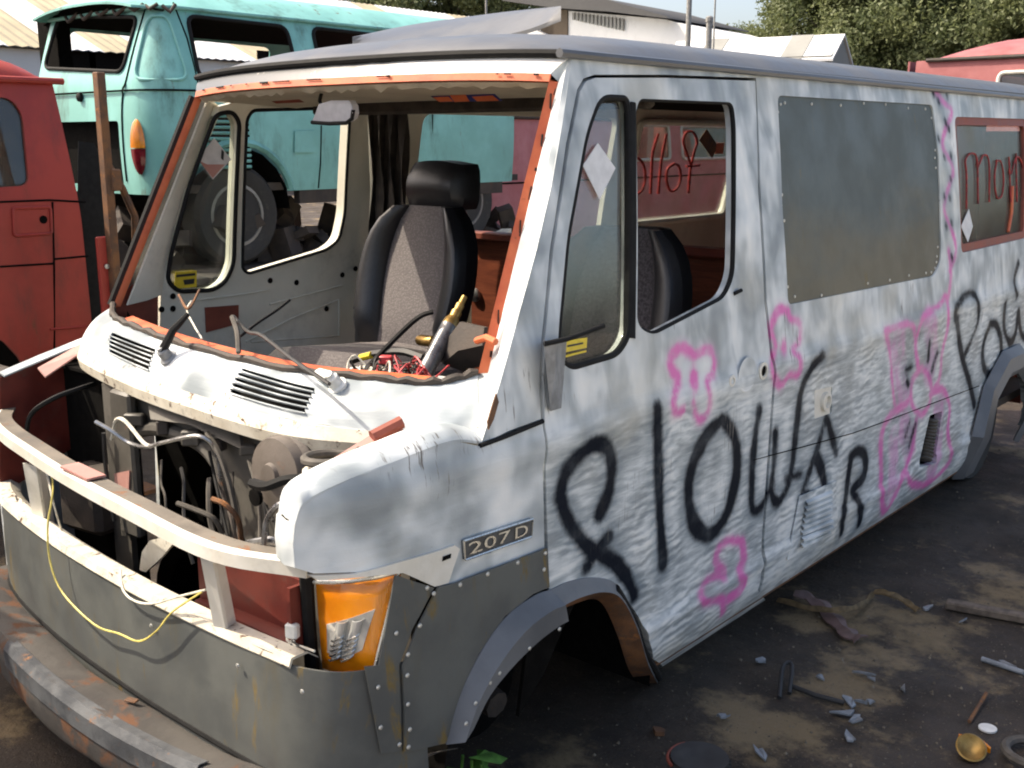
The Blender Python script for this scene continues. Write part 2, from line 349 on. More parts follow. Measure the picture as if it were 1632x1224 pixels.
f_ = t.math('ADD', sp_.outputs[2], t.math('MULTIPLY', t.math('SUBTRACT', t.noise(2.6, 6, .65, t.mapping((1, 1, 2.2))), .5), .9)); c = t.mix(t.rng(f_, 1.62, 1.15), (.078, .094, .090), (.120, .108, .074)); c = t.mix(t.rng(t.noise(9, 7, .7, t.mapping((1, 1, .35))), .60, .72, 0, .55), c, (.15, .11, .035)); c = t.mix(t.rng(t.noise(1, 4, .6, t.mapping((2, 90, 3))), .66, .72, 0, .5), c, (.17, .17, .155))
t.set(Base_Color=c, Roughness=t.rng(t.noise(5, 5), .3, .7, .38, .62)); t.b.inputs['Specular IOR Level'].default_value = .35; p = t.bump(t.noise(1.6, 2), .35, .02); t.bump(t.noise(60, 4), .1, .002, p); MT['board'] = t.m
MT['glass'] = glassm('dusty_glass', (.80, .83, .80), .07, .09)
MT['glassclean'] = glassm('clear_glass', (.88, .92, .90), .12, .05)
MT['sticker'] = flat('white_sticker_paper', (.60, .60, .60), .6, nz=.08)
MT['yellow'] = flat('yellow_sticker', (.68, .50, .03), .5, nz=.1)
MT['ink'] = flat('black_ink', (.02, .02, .02), .6)
MT['redink'] = flat('red_window_paint', (.26, .018, .015), .7, nz=.5, scale=40)
MT['blueink'] = flat('blue_print', (.02, .03, .16), .6)
MT['wire'] = flat('yellow_wire', (.62, .52, .14), .5)
MT['whitewire'] = flat('pale_wire', (.60, .57, .48), .5)
MT['redwire'] = flat('red_wire', (.42, .045, .05), .5)
MT['blackwire'] = flat('black_wire', (.025, .024, .023), .5)
MT['greywire'] = flat('dusty_hose', (.075, .066, .055), .75)
MT['chrome'] = wear('dull_chrome', (.52, .52, .50), (.66, .66, .62), .28, 25, .06, metal=.9, dirt=.3)
MT['badge'] = flat('dark_badge_ground', (.045, .05, .055), .45)
MT['rivet'] = flat('aluminium_rivet', (.50, .50, .47), .4, .6)
t = NT('dark_red_wood'); wv = t.noise(1, 6, .6, t.mapping((6, 6, 70)), .8)
t.set(Base_Color=t.mix(t.rng(wv, .35, .65), (.13, .030, .014), (.21, .055, .024)), Roughness=.45); t.bump(wv, .15, .004); MT['wood'] = t.m
MT['mirror'] = flat('grey_mirror_back', (.42, .42, .44), .35, nz=.08)

# ------------------------------------------------------------------ graffiti on the near side (strokes as polylines on the side's own Y,z surface)
def crA(p): return (850+.4821*p[0], 400+.4821*p[1])
def crB(p): return (1180+.2778*p[0], 540+.2778*p[1])
def crC(p): return (860+.2452*p[0], 500+.2452*p[1])
def crD(p): return (1180+.2778*p[0], 100+.2778*p[1])
SB, SP, SH = [], [], []
def stroke(lst, cr, pts, hw, k, smooth=True):
    px = [np.array(cr(p)) for p in pts]
    if len(px) == 1: px = [px[0], px[0]+.5]
    if smooth and len(px) > 2: px = spline(px, 5)
    q = [np.array(S2(p)) for p in px]; m = px[len(px)//2]
    wv = abs(S2((m[0], m[1]+hw*k))[1]-S2(m)[1])*(1.5 if lst is SB else 1.3)
    lst.append((q, wv))
A, B, C4, D = .4821, .2778, .2452, .2778
stroke(SB, crA, [(215,868),(245,800),(258,720),(245,655),(205,640),(155,670),(108,730),(90,795),(100,855),(135,925),(175,975),(215,1000),(262,1030),(308,1080),(332,1140)], 19, A)
stroke(SB, crA, [(172,1052),(205,1002),(248,942)], 14, A)
stroke(SB, crA, [(408,520),(411,700),(416,850),(427,1032)], 17, A)
stroke(SB, crA, [(618,560),(570,612),(530,690),(511,770),(515,860),(540,915),(575,940),(612,910),(642,855),(662,780),(672,690),(660,612),(630,562)], 17, A)
stroke(SB, crA, [(745,525),(731,620),(721,740),(722,845),(738,858),(770,815),(790,770)], 12, A)
stroke(SB, crA, [(800,600),(795,700),(786,790),(808,830),(842,775),(858,690),(872,560),(886,460),(915,395),(958,348)], 11, A)
stroke(SB, crA, [(835,752),(884,738)], 8, A)
stroke(SB, crB, [(492,440),(450,600),(405,735),(355,885)], 17, B)
stroke(SB, crB, [(496,460),(528,570),(550,660)], 17, B)
stroke(SB, crB, [(440,690),(465,750),(482,835)], 26, B)
stroke(SB, crB, [(375,915),(425,975),(430,1010)], 34, B)
stroke(SB, crB, [(640,668),(622,760),(605,900),(580,1118)], 20, B)
stroke(SB, crB, [(632,680),(670,645),(708,665),(718,730),(700,805),(640,872),(678,930),(690,1000),(682,1060)], 20, B)
stroke(SB, crA, [(1400,230),(1415,340),(1440,430),(1458,510)], 9, A)
stroke(SB, crA, [(1402,250),(1396,200),(1420,155),(1450,140),(1470,170),(1470,230),(1450,290),(1428,340)], 8, A)
stroke(SB, crA, [(1512,240),(1490,300),(1485,360),(1500,405),(1525,400),(1545,350),(1545,290),(1530,245),(1510,240)], 8, A)
stroke(SB, crA, [(1560,175),(1556,250),(1575,302),(1595,270),(1604,200),(1610,262),(1626,288),(1642,240),(1650,170)], 8, A)
stroke(SB, crA, [(1604,40),(1590,95),(1600,150)], 7, A)
stroke(SB, crA, [(1680,170),(1670,240),(1690,280)], 8, A); stroke(SB, crA, [(1665,220),(1700,210),(1695,170),(1672,172)], 8, A)
for q in ([(1232,395),(1252,380)], [(1235,430),(1240,445)], [(1310,300),(1305,360)], [(1336,335),(1318,392)], [(1246,560),(1230,612)], [(1262,575),(1242,645)]): stroke(SB, crA, q, 6, A)
for q in [(1105,170),(1185,190),(1135,215),(1175,330),(1195,375),(1135,425),(1170,540),(1207,525),(1205,660),(1170,765),(1200,770),(1210,910),(1180,930),(1212,1110)]: stroke(SB, crD, [q, (q[0]+3, q[1]+14)], 9, D)
stroke(SP, crC, [(1000,270),(930,218),(862,258),(842,320),(868,380),(902,430),(882,500),(866,580),(880,640),(930,628)], 22, C4)
stroke(SP, crC, [(1000,280),(1060,242),(1108,242),(1130,310),(1120,380),(1085,440),(1102,520),(1100,620),(1050,688),(1010,660),(1000,570)], 22, C4)
stroke(SP, crC, [(1000,410),(1000,450)], 45, C4)
stroke(SP, crA, [(842,198),(812,195),(790,238),(786,272),(802,310),(790,352),(792,402),(814,445),(846,412),(880,405),(880,352),(858,328),(880,292),(880,240),(852,226),(838,198)], 10, A)
stroke(SP, crA, [(828,305),(828,325)], 15, A)
stroke(SP, crA, [(690,962),(640,956),(606,990),(602,1030),(622,1058),(572,1090),(552,1130),(570,1160),(618,1150),(626,1195)], 11, A)
stroke(SP, crA, [(688,962),(695,1020),(680,1050),(695,1090),(680,1122),(640,1152)], 11, A); stroke(SP, crA, [(627,1060),(627,1072)], 14, A)
big = [[(1165,265),(1200,250),(1240,240),(1260,260),(1262,330),(1272,390)], [(1165,265),(1180,340),(1186,430),(1200,520),(1240,490),(1250,440)],
       [(1272,380),(1266,300),(1290,220),(1340,180),(1365,150),(1372,240),(1352,330),(1342,420),(1312,470)], [(1282,387),(1256,420),(1246,470),(1256,520),(1282,540),(1306,515),(1316,462),(1306,410),(1282,387)],
       [(1240,500),(1180,545),(1152,610),(1150,720),(1158,860),(1200,800),(1230,720),(1252,650),(1265,560)], [(1312,470),(1350,458),(1376,510),(1370,600),(1382,680),(1345,735),(1300,770),(1252,770),(1235,730)]]
for q in big: stroke(SP, crA, q, 7, A)
stroke(SP, crD, [(1110,160),(1160,220),(1210,270),(1200,330),(1170,400),(1160,480),(1200,560),(1220,620),(1200,700),(1180,770),(1170,850),(1200,930),(1230,1020),(1235,1100),(1200,1190)], 13, D)
stroke(SP, crA, [(1375,0),(1380,90),(1372,150)], 8, A)
for q in [[(1205,290),(1215,400),(1222,470)], [(1310,230),(1320,330),(1310,400)], [(1190,620),(1190,740),(1185,800)], [(1340,520),(1335,640),(1320,720)], [(1225,580),(1245,660)]]: stroke(SH, crA, q, 36, A)
def field(L):
    def f(Q):
        d = np.full(len(Q), 1.0)
        for pts, wd in L:
            lo = np.min(pts, 0)-.25; hi = np.max(pts, 0)+.25
            ix = np.where((Q[:, 0] > lo[0]) & (Q[:, 0] < hi[0]) & (Q[:, 1] > lo[1]) & (Q[:, 1] < hi[1]))[0]
            if not len(ix): continue
            P = Q[ix]; m = np.full(len(ix), 1.0)
            for a, b in zip(pts[:-1], pts[1:]): m = np.minimum(m, segdist(P, np.array(a), np.array(b)))
            d[ix] = np.minimum(d[ix], m-wd)
        return d
    return f
GR = {'d_black': field(SB), 'd_pink': field(SP), 'd_haze': field(SH)}

# ------------------------------------------------------------------ the derelict van
VAN = thing('derelict_van', 'stripped white panel van with blue-grey overspray, pink flowers and black spray-painted words', 'van', (-.965, 3.6, 0))
XR, YEND = -1.93, 6.45
def mir(X): return XR - X
# --- near side
pillar = [S2(p) for p in [(768,708),(812,686),(862,668),(860,600),(863,540),(876,400),(902,230),(920,142),(930,125),(948,119),(1060,119),(1205,124)]]
rear_seam = [S2(p) for p in [(1212,300),(1222,480),(1231,560),(1235,620),(1228,720),(1218,860),(1213,938)]]
sill = [S2(p) for p in [(1216,985),(1262,938)]]; zs = .165
Yd = rear_seam[-1][0]
rarch = [S2(p) for p in [(1505,772),(1536,735),(1575,640),(1632,600)]]
edgeE = [S2(p) for p in [(768,704),(800,600),(830,490),(856,395),(880,290),(898,185),(911,92)]]     # corner between pillar front and side
gut = 1.905
outline = pillar + rear_seam + [(Yd+.01, zs), (rarch[0][0], zs), (rarch[0][0]+.04, .22), (5.22, .45), (5.42, .60), (5.75, .62), (5.98, .46), (6.1, .2), (YEND, .2), (YEND, gut), (4.2, gut), (3.0, gut), (2.45, gut)] + edgeE[::-1][:-1]
board = [S2(p) for p in [(1239,152),(1486,167),(1496,250),(1500,415),(1488,440),(1256,486),(1247,330)]]
w2 = [S2((1521,186)), (S2((1521,186))[0]+1.05, S2((1521,186))[1]+.005), (S2((1532,404))[0]+.95, S2((1532,404))[1]+.005), S2((1532,404))]
fillhole = [S2(p) for p in [(1482,662),(1502,655),(1492,738),(1466,745)]]
lockhole = [S2(p) for p in [(1298,622),(1326,616),(1326,658),(1298,668)]]
side = panel('body_side', outline, [rnd(board, .028), rnd(w2, .04), rnd(fillhole, .01), rnd(lockhole, .01)], lambda a, b: sd(a, b), (-.03, 0, 0), .017, MT['spray'], VAN, GR, label='near side panel with black words, pink flowers and a boarded window')
# dark backing sheet, stands in for shade behind seams, wheel arch, door
panel('dark_backing', [(1.95, .25), (2.0, .6), (2.05, .93), (5.3, .93), (5.3, .63), (5.15, .45), (5.0, .2), (3.2, .2), (2.6, .2), (2.55, .6), (2.3, .62)], [], lambda a, b: sd(a, b, -.055), (-.01, 0, 0), .12, MT['dark'], VAN)
# --- front door, 6 mm gap all round
g = .007
dl = [(868,682),(865,600),(868,540),(881,400),(907,232),(924,146),(933,130),(949,124),(1060,124),(1203,129),(1207,300),(1217,480),(1226,560),(1230,620),(1223,720),(1213,860),(1207,940),(1212,950),(1207,992),(1130,1040),(1054,1088),(1040,1050),(1018,985),(985,932),(940,922),(874,940),(872,860),(869,740)]
quarter = [S2(p) for p in [(957,154),(1000,156),(1005,185),(1004,535),(985,566),(910,588),(890,570),(892,520),(905,380),(935,215)]]
mainw = [S2(p) for p in [(1018,157),(1168,163),(1172,200),(1170,440),(1155,475),(1040,535),(1014,520),(1012,180)]]
door = panel('front_door', [S2(p) for p in dl], [rnd(quarter, .045), rnd(mainw, .05)], lambda a, b: sd(a, b, .002), (-.035, 0, 0), .016, MT['spray'], VAN, GR, label='front door with black painted word and pink flowers')
def ringtube(name, loop2, r, mat, parent, off=.004, sc=1.0):
    pts = [sd(a, b, off) for a, b in dens(loop2, .03)]; pts.append(pts[0]); pts.append(pts[1]); return tube(name, pts, r, mat, parent, 8)
ringtube('window_seal', rnd(quarter, .045), .010, MT['rubber'], door, -.006); ringtube('window_seal', rnd(mainw, .05), .008, MT['rubber'], door, -.006)
tube('window_divider', [S3((1008,165))-np.array([.008,0,0]), S3((1009,350))-np.array([.008,0,0]), S3((1007,540))-np.array([.008,0,0])], .017, MT['rubber'], door)
panel('window_pane', rnd(quarter, .04), [], lambda a, b: sd(a, b, -.016), (-.004, 0, 0), .1, MT['glass'], door)
gl2 = [S2(p) for p in [(1170,430),(1155,475),(1040,535),(1015,520)]]
def onside(p, off): q = S3(p); return np.array([q[0]+off, q[1], q[2]])
st = MB().poly([onside(p, -.012) for p in [(958,228),(986,268),(961,318),(934,264)]], (.002, 0, 0)).ob('diamond_sticker', MT['sticker'], door)
ys = MB().poly([onside(p, -.012) for p in [(902,546),(941,539),(940,555),(903,563)]], (.002, 0, 0)).ob('yellow_sticker', MT['yellow'], door)
MB().poly([onside(p, -.0095) for p in [(909,551),(934,546),(934,549),(909,554)]], (.0008, 0, 0)).ob('printed_mark', MT['ink'], ys)
MB().poly([onside(p, -.012) for p in [(905,568),(940,559),(940,562),(905,571)]], (.001, 0, 0)).ob('yellow_strip', MT['yellow'], door)
# door mirror bracket: a wedge and a rod
mbk = MB(); wedge = [(868,544),(902,542),(893,650),(876,655)]
P0 = [onside(p, .003) for p in wedge]; P1 = [onX((866,542), .035), onX((886,546), .040), onX((884,600), .03), onX((877,650), .018)]
mbk.add(P0+P1, [(0,1,2,3), (7,6,5,4), (0,4,5,1), (1,5,6,2), (2,6,7,3), (3,7,4,0)]); mb_ = mbk.ob('mirror_bracket', MT['greyplastic'], door, smooth=20)
tube('mirror_rod', [onX((868,548), .035), onX((905,540), .05), onX((962,519), .07)], .0065, MT['rubber'], mb_)
# door handle recess and lock
h_ = MB().lathe(onside((1190,597), -.012), (1, 0, 0), [(.001, .004), (.032, .004), (.046, .014), (.052, .0155), (.056, .0145)], 24); h_.ob('handle_recess', MT['white'], door)
MB().lathe(onside((1166,607), -.002), (1, 0, 0), [(.018, 0), (.018, .006), (.010, .007), (.009, -.004)], 14).ob('handle_stud', MT['creamclean'], door)
MB().lathe(onside((1215,591), -.002), (1, 0, 0), [(.028, 0), (.028, .008), (.018, .009), (.017, -.012)], 16).ob('lock_bezel', MT['creamclean'], door)
MB().lathe(onside((1215,591), 0), (1, 0, 0), [(.0165, 0), (.0165, .0035)], 14).ob('lock_hole', MT['dark'], door)
tube('door_clip', [onside((1168,468), .004), onside((1176,462), .012)], .006, MT['rubber'], door)
# window board, screws
bd = panel('window_board', rnd(board, .028), [], lambda a, b: sd(a, b, -.006), (-.01, 0, 0), .06, MT['board'], VAN, label='grey-green board screwed over the side window')
bl_ = rnd([((a-3.9)*.975+3.9, (b-1.5)*.955+1.5) for a, b in board], .04, 2); sc0 = None
for i, (a, b) in enumerate([(a+.03*(random.random()-.5), b+.014*(random.random()-.5)) for a, b in dens(bl_, .19) if random.random() < .8]):
    if sc0 is None: sc0 = MB().lathe((-.965, 3.6, 0), (1, 0, 0), [(.0055, 0), (.005, .003), (.002, .0035)], 8).ob('screw', MT['rivet'], bd)
    o = sc0 if i == 0 else sc0.copy()
    if i: col.objects.link(o)
    o.location = Vector(sd(a, b, -.006))-VAN.location
# second window: red frame, pane, red lettering
wi = [((a-5.0), b) for a, b in w2]; c2 = np.mean(w2, 0)
inn = [tuple(c2+(np.array(p)-c2)*np.array((.93, .88))) for p in w2]
fr = panel('window_frame', rnd(w2, .04), [rnd(inn, .03)], lambda a, b: sd(a, b, -.008), (-.02, 0, 0), .04, MT['redprimer'], VAN, label='dull red frame of the rear side window')
panel('pane', rnd(inn, .03), [], lambda a, b: sd(a, b, -.02), (-.004, 0, 0), .15, MT['glass'], fr)
def crDs(p): q = S3(crD(p)); return (q[0]-.016, q[1], q[2])
lt = MB()
for q in ([(1318,840),(1318,640),(1312,560),(1345,520),(1378,560),(1384,810)], [(1384,600),(1416,530),(1446,570),(1448,800)], [(1490,560),(1478,660),(1490,770),(1520,760),(1530,660),(1515,570),(1490,560)], [(1560,540),(1572,800)], [(1600,520),(1606,800)], [(1572,640),(1606,540),(1640,600),(1650,790)]):
    lt.tube(spline([crDs(p) for p in q], 5), .0042, 6)
lt.ob('red_lettering', MT['redink'], fr)
MB().poly([crDs(p) for p in [(1330,840),(1352,940),(1325,1030),(1285,940)]], (.002, 0, 0)).ob('diamond_sticker', MT['sticker'], fr)
tube('torn_sticker', [crDs((1580,710)), crDs((1575,860)), crDs((1556,970))], .008, MT['orange'], fr)
# fuel filler slot with corrugated hose, side lock, vent
fb = MB(); ctr = onside((1486,700), -.05); fb.box(ctr, (.02, .16, .36)); fb.ob('filler_recess', MT['dark'], side)
fp = [onside(p, -.012) for p in [(1489,668),(1486,690),(1482,712),(1478,735)]]; mb = MB(); pts = spline(fp, 8)
mb.tube(pts, [.026+.006*(i % 2) for i in range(len(pts))], 10); mb.ob('corrugated_hose', MT['greywire'], side)
lb = MB(); c = onside((1312,641), .0); lb.box((c[0]-.012, c[1], c[2]), (.02, .14, .16), bev=.006); lb.ob('latch_plate', MT['creamclean'], side)
MB().lathe((c[0]-.004, c[1]+.015, c[2]), (1, 0, 0), [(.034, 0), (.034, .014), (.022, .016), (.020, .004)], 16).ob('latch_bezel', MT['creamclean'], side)
vt = [S2(p) for p in [(1272,790),(1330,766),(1326,858),(1252,892)]]; v4 = [np.array(p) for p in vt]
def vq(u, v): q = (1-u)*(1-v)*v4[0]+u*(1-v)*v4[1]+u*v*v4[2]+(1-u)*v*v4[3]; return q
vent = MB(); vent.sheet([[sd(*vq(u, v), .004) for u in (0, .5, 1)] for v in (0, .33, .66, 1)], (.004, 0, 0)); ve = vent.ob('vent_plate', MT['spray2'], side)
for k in range(8):
    v = .16+.095*k; a, b = vq(.16, v), vq(.84, v); l = MB()
    G = [[np.array(sd(*(a+(b-a)*u), .009)) + np.array([dx, 0, dz]) for u in np.linspace(0, 1, 6)] for dx, dz in ((0, .011), (.010, .004), (.012, -.004), (0, -.007))]
    l.sheet(G); l.ob('louvre', MT['white'], ve)
# sill edge: rusty underside strip
tube('sill_lip', [(sideX(y, zs)-.01, y, zs) for y in np.linspace(2.52, rarch[0][0], 30)], .012, MT['rust'], side)
tube('panel_seam', [sd(*S2(p), .001) for p in [(1200,733),(1280,712),(1360,690),(1420,668),(1480,645),(1560,615)]], .002, MT['dark'], side)
tube('rain_gutter', [(sideX(y, gut)+.008, y, gut+.006) for y in np.linspace(2.20, YEND, 40)], [.012]*40, MT['grayroof'], VAN)
# rear arch flare
fl = MB(); ang = np.linspace(R(200), R(-20), 8); yc, zc = 5.62, .26
fl.sheet([[sd(yc+r*math.cos(a), max(.12, zc+r*math.sin(a)*.92), o) for a in ang] for r, o in ((.50, .012), (.46, .05), (.38, .055), (.34, .03))], (-.004, 0, 0)); fl.ob('rear_arch_flare', MT['flare'], VAN)
wr = MB().lathe((-.20, yc, .30), (1, 0, 0), [(.20, -.09), (.29, -.09), (.31, -.06), (.31, .06), (.29, .09), (.20, .09), (.19, .02), (.05, .03)], 28); wh = wr.ob('rear_wheel', MT['tyre'], VAN)

# --- front wing (white upper part), grey riveted plates, arch flare
wing = [S2(p) for p in [(470,905),(467,868),(470,835),(480,806),(500,790),(560,762),(640,731),(720,702),(768,712),(812,690),(864,672),(866,740),(868,884),(800,906),(742,930),(704,936),(640,908),(560,912),(500,914)]]
wg = panel('front_wing', wing, [], lambda a, b: sd(a, b), (-.02, 0, 0), .02, MT['wingp'], VAN, GR, label='white front wing with model badge')
# wing top: rolls over from the outer edge into the engine bay
top_px = [(470,835),(480,806),(500,790),(560,762),(640,731),(720,702),(768,704)]
E0 = np.array(spline([S3(p) for p in top_px], 4)); nE = len(E0); rows = []
for k, (dx, dz) in enumerate(((0, 0), (-.02, .018), (-.055, .026), (-.10, .022), (-.125, .008), (-.13, -.03))): rows.append(E0+np.array([[dx*(.55+.45*i/nE), 0.012*(k > 2), dz*(.5+.5*min(1, i/5))] for i in range(nE)]))
MB().sheet(rows, (0, 0, -.006)).ob('wing_top', MT['white'], VAN)
nose = MB(); e = [S3(p) for p in [(470,835),(467,868),(470,905)]]
nose.sheet([[q+np.array([dx, dy, 0]) for q in e] for dx, dy in ((0, 0), (-.03, -.004), (-.075, .012), (-.10, .05))], (0, .006, 0)); nose.ob('wing_nose', MT['white'], VAN)
cs = panel('cream_strip', [S2(p) for p in [(492,917),(560,914),(640,893),(700,876),(722,868),(730,874),(712,928),(690,934),(640,912),(600,916),(505,924)]], [], lambda a, b: sd(a, b, .006), (-.012, 0, 0), .03, MT['creamclean'], VAN)
MB().poly([onside(p, .0075) for p in [(702,886),(715,881),(714,888),(701,893)]], (.001, 0, 0)).ob('slot', MT['dark'], cs)
plB = [S2(p) for p in [(694,934),(720,928),(800,898),(868,872),(871,934),(845,945),(800,980),(758,1040),(727,1110),(708,1182),(640,1196),(640,1130),(637,1060),(660,1000)]]
pB = panel('grey_side_plate', plB, [], lambda a, b: sd(a, b, .010), (-.005, 0, 0), .03, MT['plate'], VAN)
Z0 = .225
plan = np.array(spline([(-1.96, 1.56), (-1.73, 1.43), (-1.3, 1.352), (-.83, 1.318), (-.42, 1.314), (-.2, 1.322), (-.10, 1.352), (-.045, 1.40), (-.01, 1.475), (.006, 1.56)], 6))
ztop = [.612 if p[0] < -.2 else .598 for p in plan]
FP = MB(); FP.sheet([[(p[0], p[1]-.012*math.sin(v*3.1), zt+(Z0-zt)*v) for p, zt in zip(plan, ztop)] for v in np.linspace(0, 1, 7)], (0, .006, 0))
fpn = FP.ob('grey_front_plate', MT['plate'], VAN, label='grey riveted sheet steel front panel with rust streaks')
plA = [S2(p) for p in [(628,916),(690,936),(655,1002),(634,1060),(637,1130),(638,1196),(606,1200),(580,1062),(602,1060)]]
pA = panel('grey_corner_plate', plA, [], lambda a, b: sd(a, b, .004), (-.004, 0, 0), .03, MT['plate'], VAN)
rv0 = None
def rivets(parent, pxs, off=.010, r=.0058):
    global rv0
    for p in pxs:
        if rv0 is None: o = rv0 = MB().lathe((-.965, 3.6, 0), (1, 0, 0), [(r, 0), (r*.85, r*.4), (r*.4, r*.62)], 8).ob('rivet', MT['rivet'], parent)
        else: o = rv0.copy(); col.objects.link(o); o.parent = parent
        o.location = Vector(onside(p, off))-VAN.location
rivets(pB, [(728,930),(772,913),(820,895),(864,880),(862,906),(686,944),(664,995),(645,1041),(644,1074),(645,1120),(648,1160),(646,1188)])
rivets(pA, [(678,936),(629,1008),(600,1094),(604,1158),(634,1185)], .005)
for p in [(491,1098),(388,1057),(250,994)]:
    q = onY(p, 1.315); rvo = rv0.copy(); col.objects.link(rvo); rvo.parent = fpn; rvo.rotation_euler = (0, 0, R(-90)); rvo.location = Vector((q[0], 1.300, q[2]))-VAN.location
# arch flare strip of the front wheel
oA = [(872,938),(845,948),(800,982),(758,1042),(727,1110),(706,1184)]; iA = [(884,982),(866,992),(834,1016),(793,1056),(758,1100),(732,1152)]
oA = spline(oA, 4); iA = spline(iA, 4)
ff = MB().sheet([[onside(p, .012) for p in oA], [.6*onside(a, .03)+.4*onside(b, .05)+np.array([.012, 0, 0]) for a, b in zip(oA, iA)], [onside(p, .045) for p in iA], [onside((p[0]+7, p[1]+9), .015) for p in iA]], (-.003, 0, 0)).ob('arch_flare', MT['flare'], VAN)
rivets(ff, [(868,994),(820,1024),(772,1063),(757,1078),(734,1110),(719,1142)], .047)
# rusty stub of the rear half of the arch (on the door)
oR = spline([(874,940),(905,926),(945,920),(980,930),(1008,975),(1028,1040),(1050,1088)], 4); iR = spline([(886,984),(920,968),(955,958),(975,972),(996,1020),(1012,1070),(1032,1100)], 4)
MB().sheet([[onside(p, .006) for p in oR], [onside(((a[0]+b[0])/2, (a[1]+b[1])/2), .03) for a, b in zip(oR, iR)]], (-.004, 0, 0)).ob('door_arch_trim', MT['flare'], door)
MB().sheet([[onside(((a[0]+b[0])/2, (a[1]+b[1])/2), .028) for a, b in zip(oR, iR)], [onside(p, -.02) for p in iR]], (-.003, 0, 0)).ob('door_arch_return', MT['rust'], door)
tube('arch_rubber', [onside(p, .012) for p in spline([(975,935),(1003,985),(1020,1035),(1036,1062),(1048,1085)], 4)], .012, MT['rubber'], door)
# wheel house, hub, axle
wl = MB(); ang = np.linspace(R(-10), R(190), 14)
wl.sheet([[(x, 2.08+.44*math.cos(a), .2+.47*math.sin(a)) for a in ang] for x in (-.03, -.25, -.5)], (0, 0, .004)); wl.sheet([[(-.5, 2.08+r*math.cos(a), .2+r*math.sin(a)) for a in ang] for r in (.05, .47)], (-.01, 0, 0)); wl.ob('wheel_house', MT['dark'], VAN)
MB().lathe((-.40, 2.12, .16), (1, 0, 0), [(.02, -.05), (.155, -.05), (.16, .03), (.15, .045), (.06, .05), (.05, .085), (.02, .09)], 24).ob('brake_drum', MT['dark'], VAN)  # drums coloured near-black in place of the arch's shade
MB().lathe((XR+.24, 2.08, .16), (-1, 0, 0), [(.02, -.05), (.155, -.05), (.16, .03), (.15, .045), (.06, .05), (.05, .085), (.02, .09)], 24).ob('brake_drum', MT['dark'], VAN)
tube('axle_beam', [(-.25, 2.08, .16), (-.5, 2.1, .2), (mir(-.5), 2.1, .2), (mir(-.25), 2.08, .16)], .04, MT['darkrust'], VAN)
# indicator / headlamp unit
li, lo_ = onX((503,924), -.2), onX((637,910), -.02); lib, lob = onX((514,1064), -.2), onX((600,1060), -.035)
LP = [onX((503,924), -.2), None]
def lampP(u, v, d=0):
    q = (1-u)*(1-v)*li+u*(1-v)*lo_+u*v*lob+(1-u)*v*lib; n = np.array([.55, -.83, 0]); return q+n*(d+.02*math.sin(u*math.pi))
lm = MB().sheet([[lampP(u, v+(.03*math.sin(u*3.14) if v == 1 else 0), .012*min(1, 6*min(u+.02, 1.02-u, v+.02, 1.02-v))) for u in np.linspace(0, 1, 14)] for v in np.linspace(0, 1, 14)], (-.012, .02, 0)); lamp = lm.ob('indicator_lamp', MT['amber'], VAN, label='amber corner lamp with a clear ribbed bulb window')
MB().sheet([[lampP(.16+.66*u-.08*v*u, .34+.12*(1-u)+(.50-.14*abs(u-.45)-.12*(1-u))*v, .0145) for u in np.linspace(0, 1, 11)] for v in np.linspace(0, 1, 8)], (-.002, .003, 0)).ob('clear_window', MT['clearlens'], lamp)
for c0 in (.36, .58):
    MB().sheet([[lampP(c0+.085*s_-.05*v+.04*(1-v), .42+.40*v, .015+.012*math.sqrt(max(0, 1-s_*s_))) for s_ in np.linspace(-1, 1, 7)] for v in np.linspace(0, 1, 6)], (-.002, .003, 0)).ob('bulb_shape', MT['clearlens'], lamp)
    for k in range(5): tube('lens_rib', [lampP(c0+.10*s_-.02-.01*k, .60+.055*k-.03*s_, .017+.011*math.sqrt(max(0, 1-s_*s_))) for s_ in np.linspace(-1, 1, 7)], .0022, MT['chrome'], lamp, 6)
tube('lamp_rim', [lampP(u, v, .012) for u, v in [(0, 0), (.25, 0), (.5, 0), (.75, 0), (1, 0), (1, .3), (1, .6), (1, 1)]], .005, MT['chrome'], lamp)
# lamp bay behind: red box
rb = MB(); rb.sheet([[(x, y, zv) for x, y in ((-.60, 1.385), (-.54, 1.405), (-.40, 1.41), (-.24, 1.415))] for zv in (.745, .68, .6)], (0, .01, 0)); rb.sheet([[(-.235, y, zv) for y in (1.37, 1.42)] for zv in (.745, .6)], (.01, 0, 0)); rb.sheet([[(x, y, .612) for x in (-.60, -.235)] for y in (1.37, 1.42)], (0, 0, -.01)); rb.ob('lamp_bay', MT['bayred'], VAN)
tube('lamp_mount', [onX((488,915), -.21), onX((492,990), -.22), onX((497,1065), -.22)], .016, MT['rubber'], VAN)
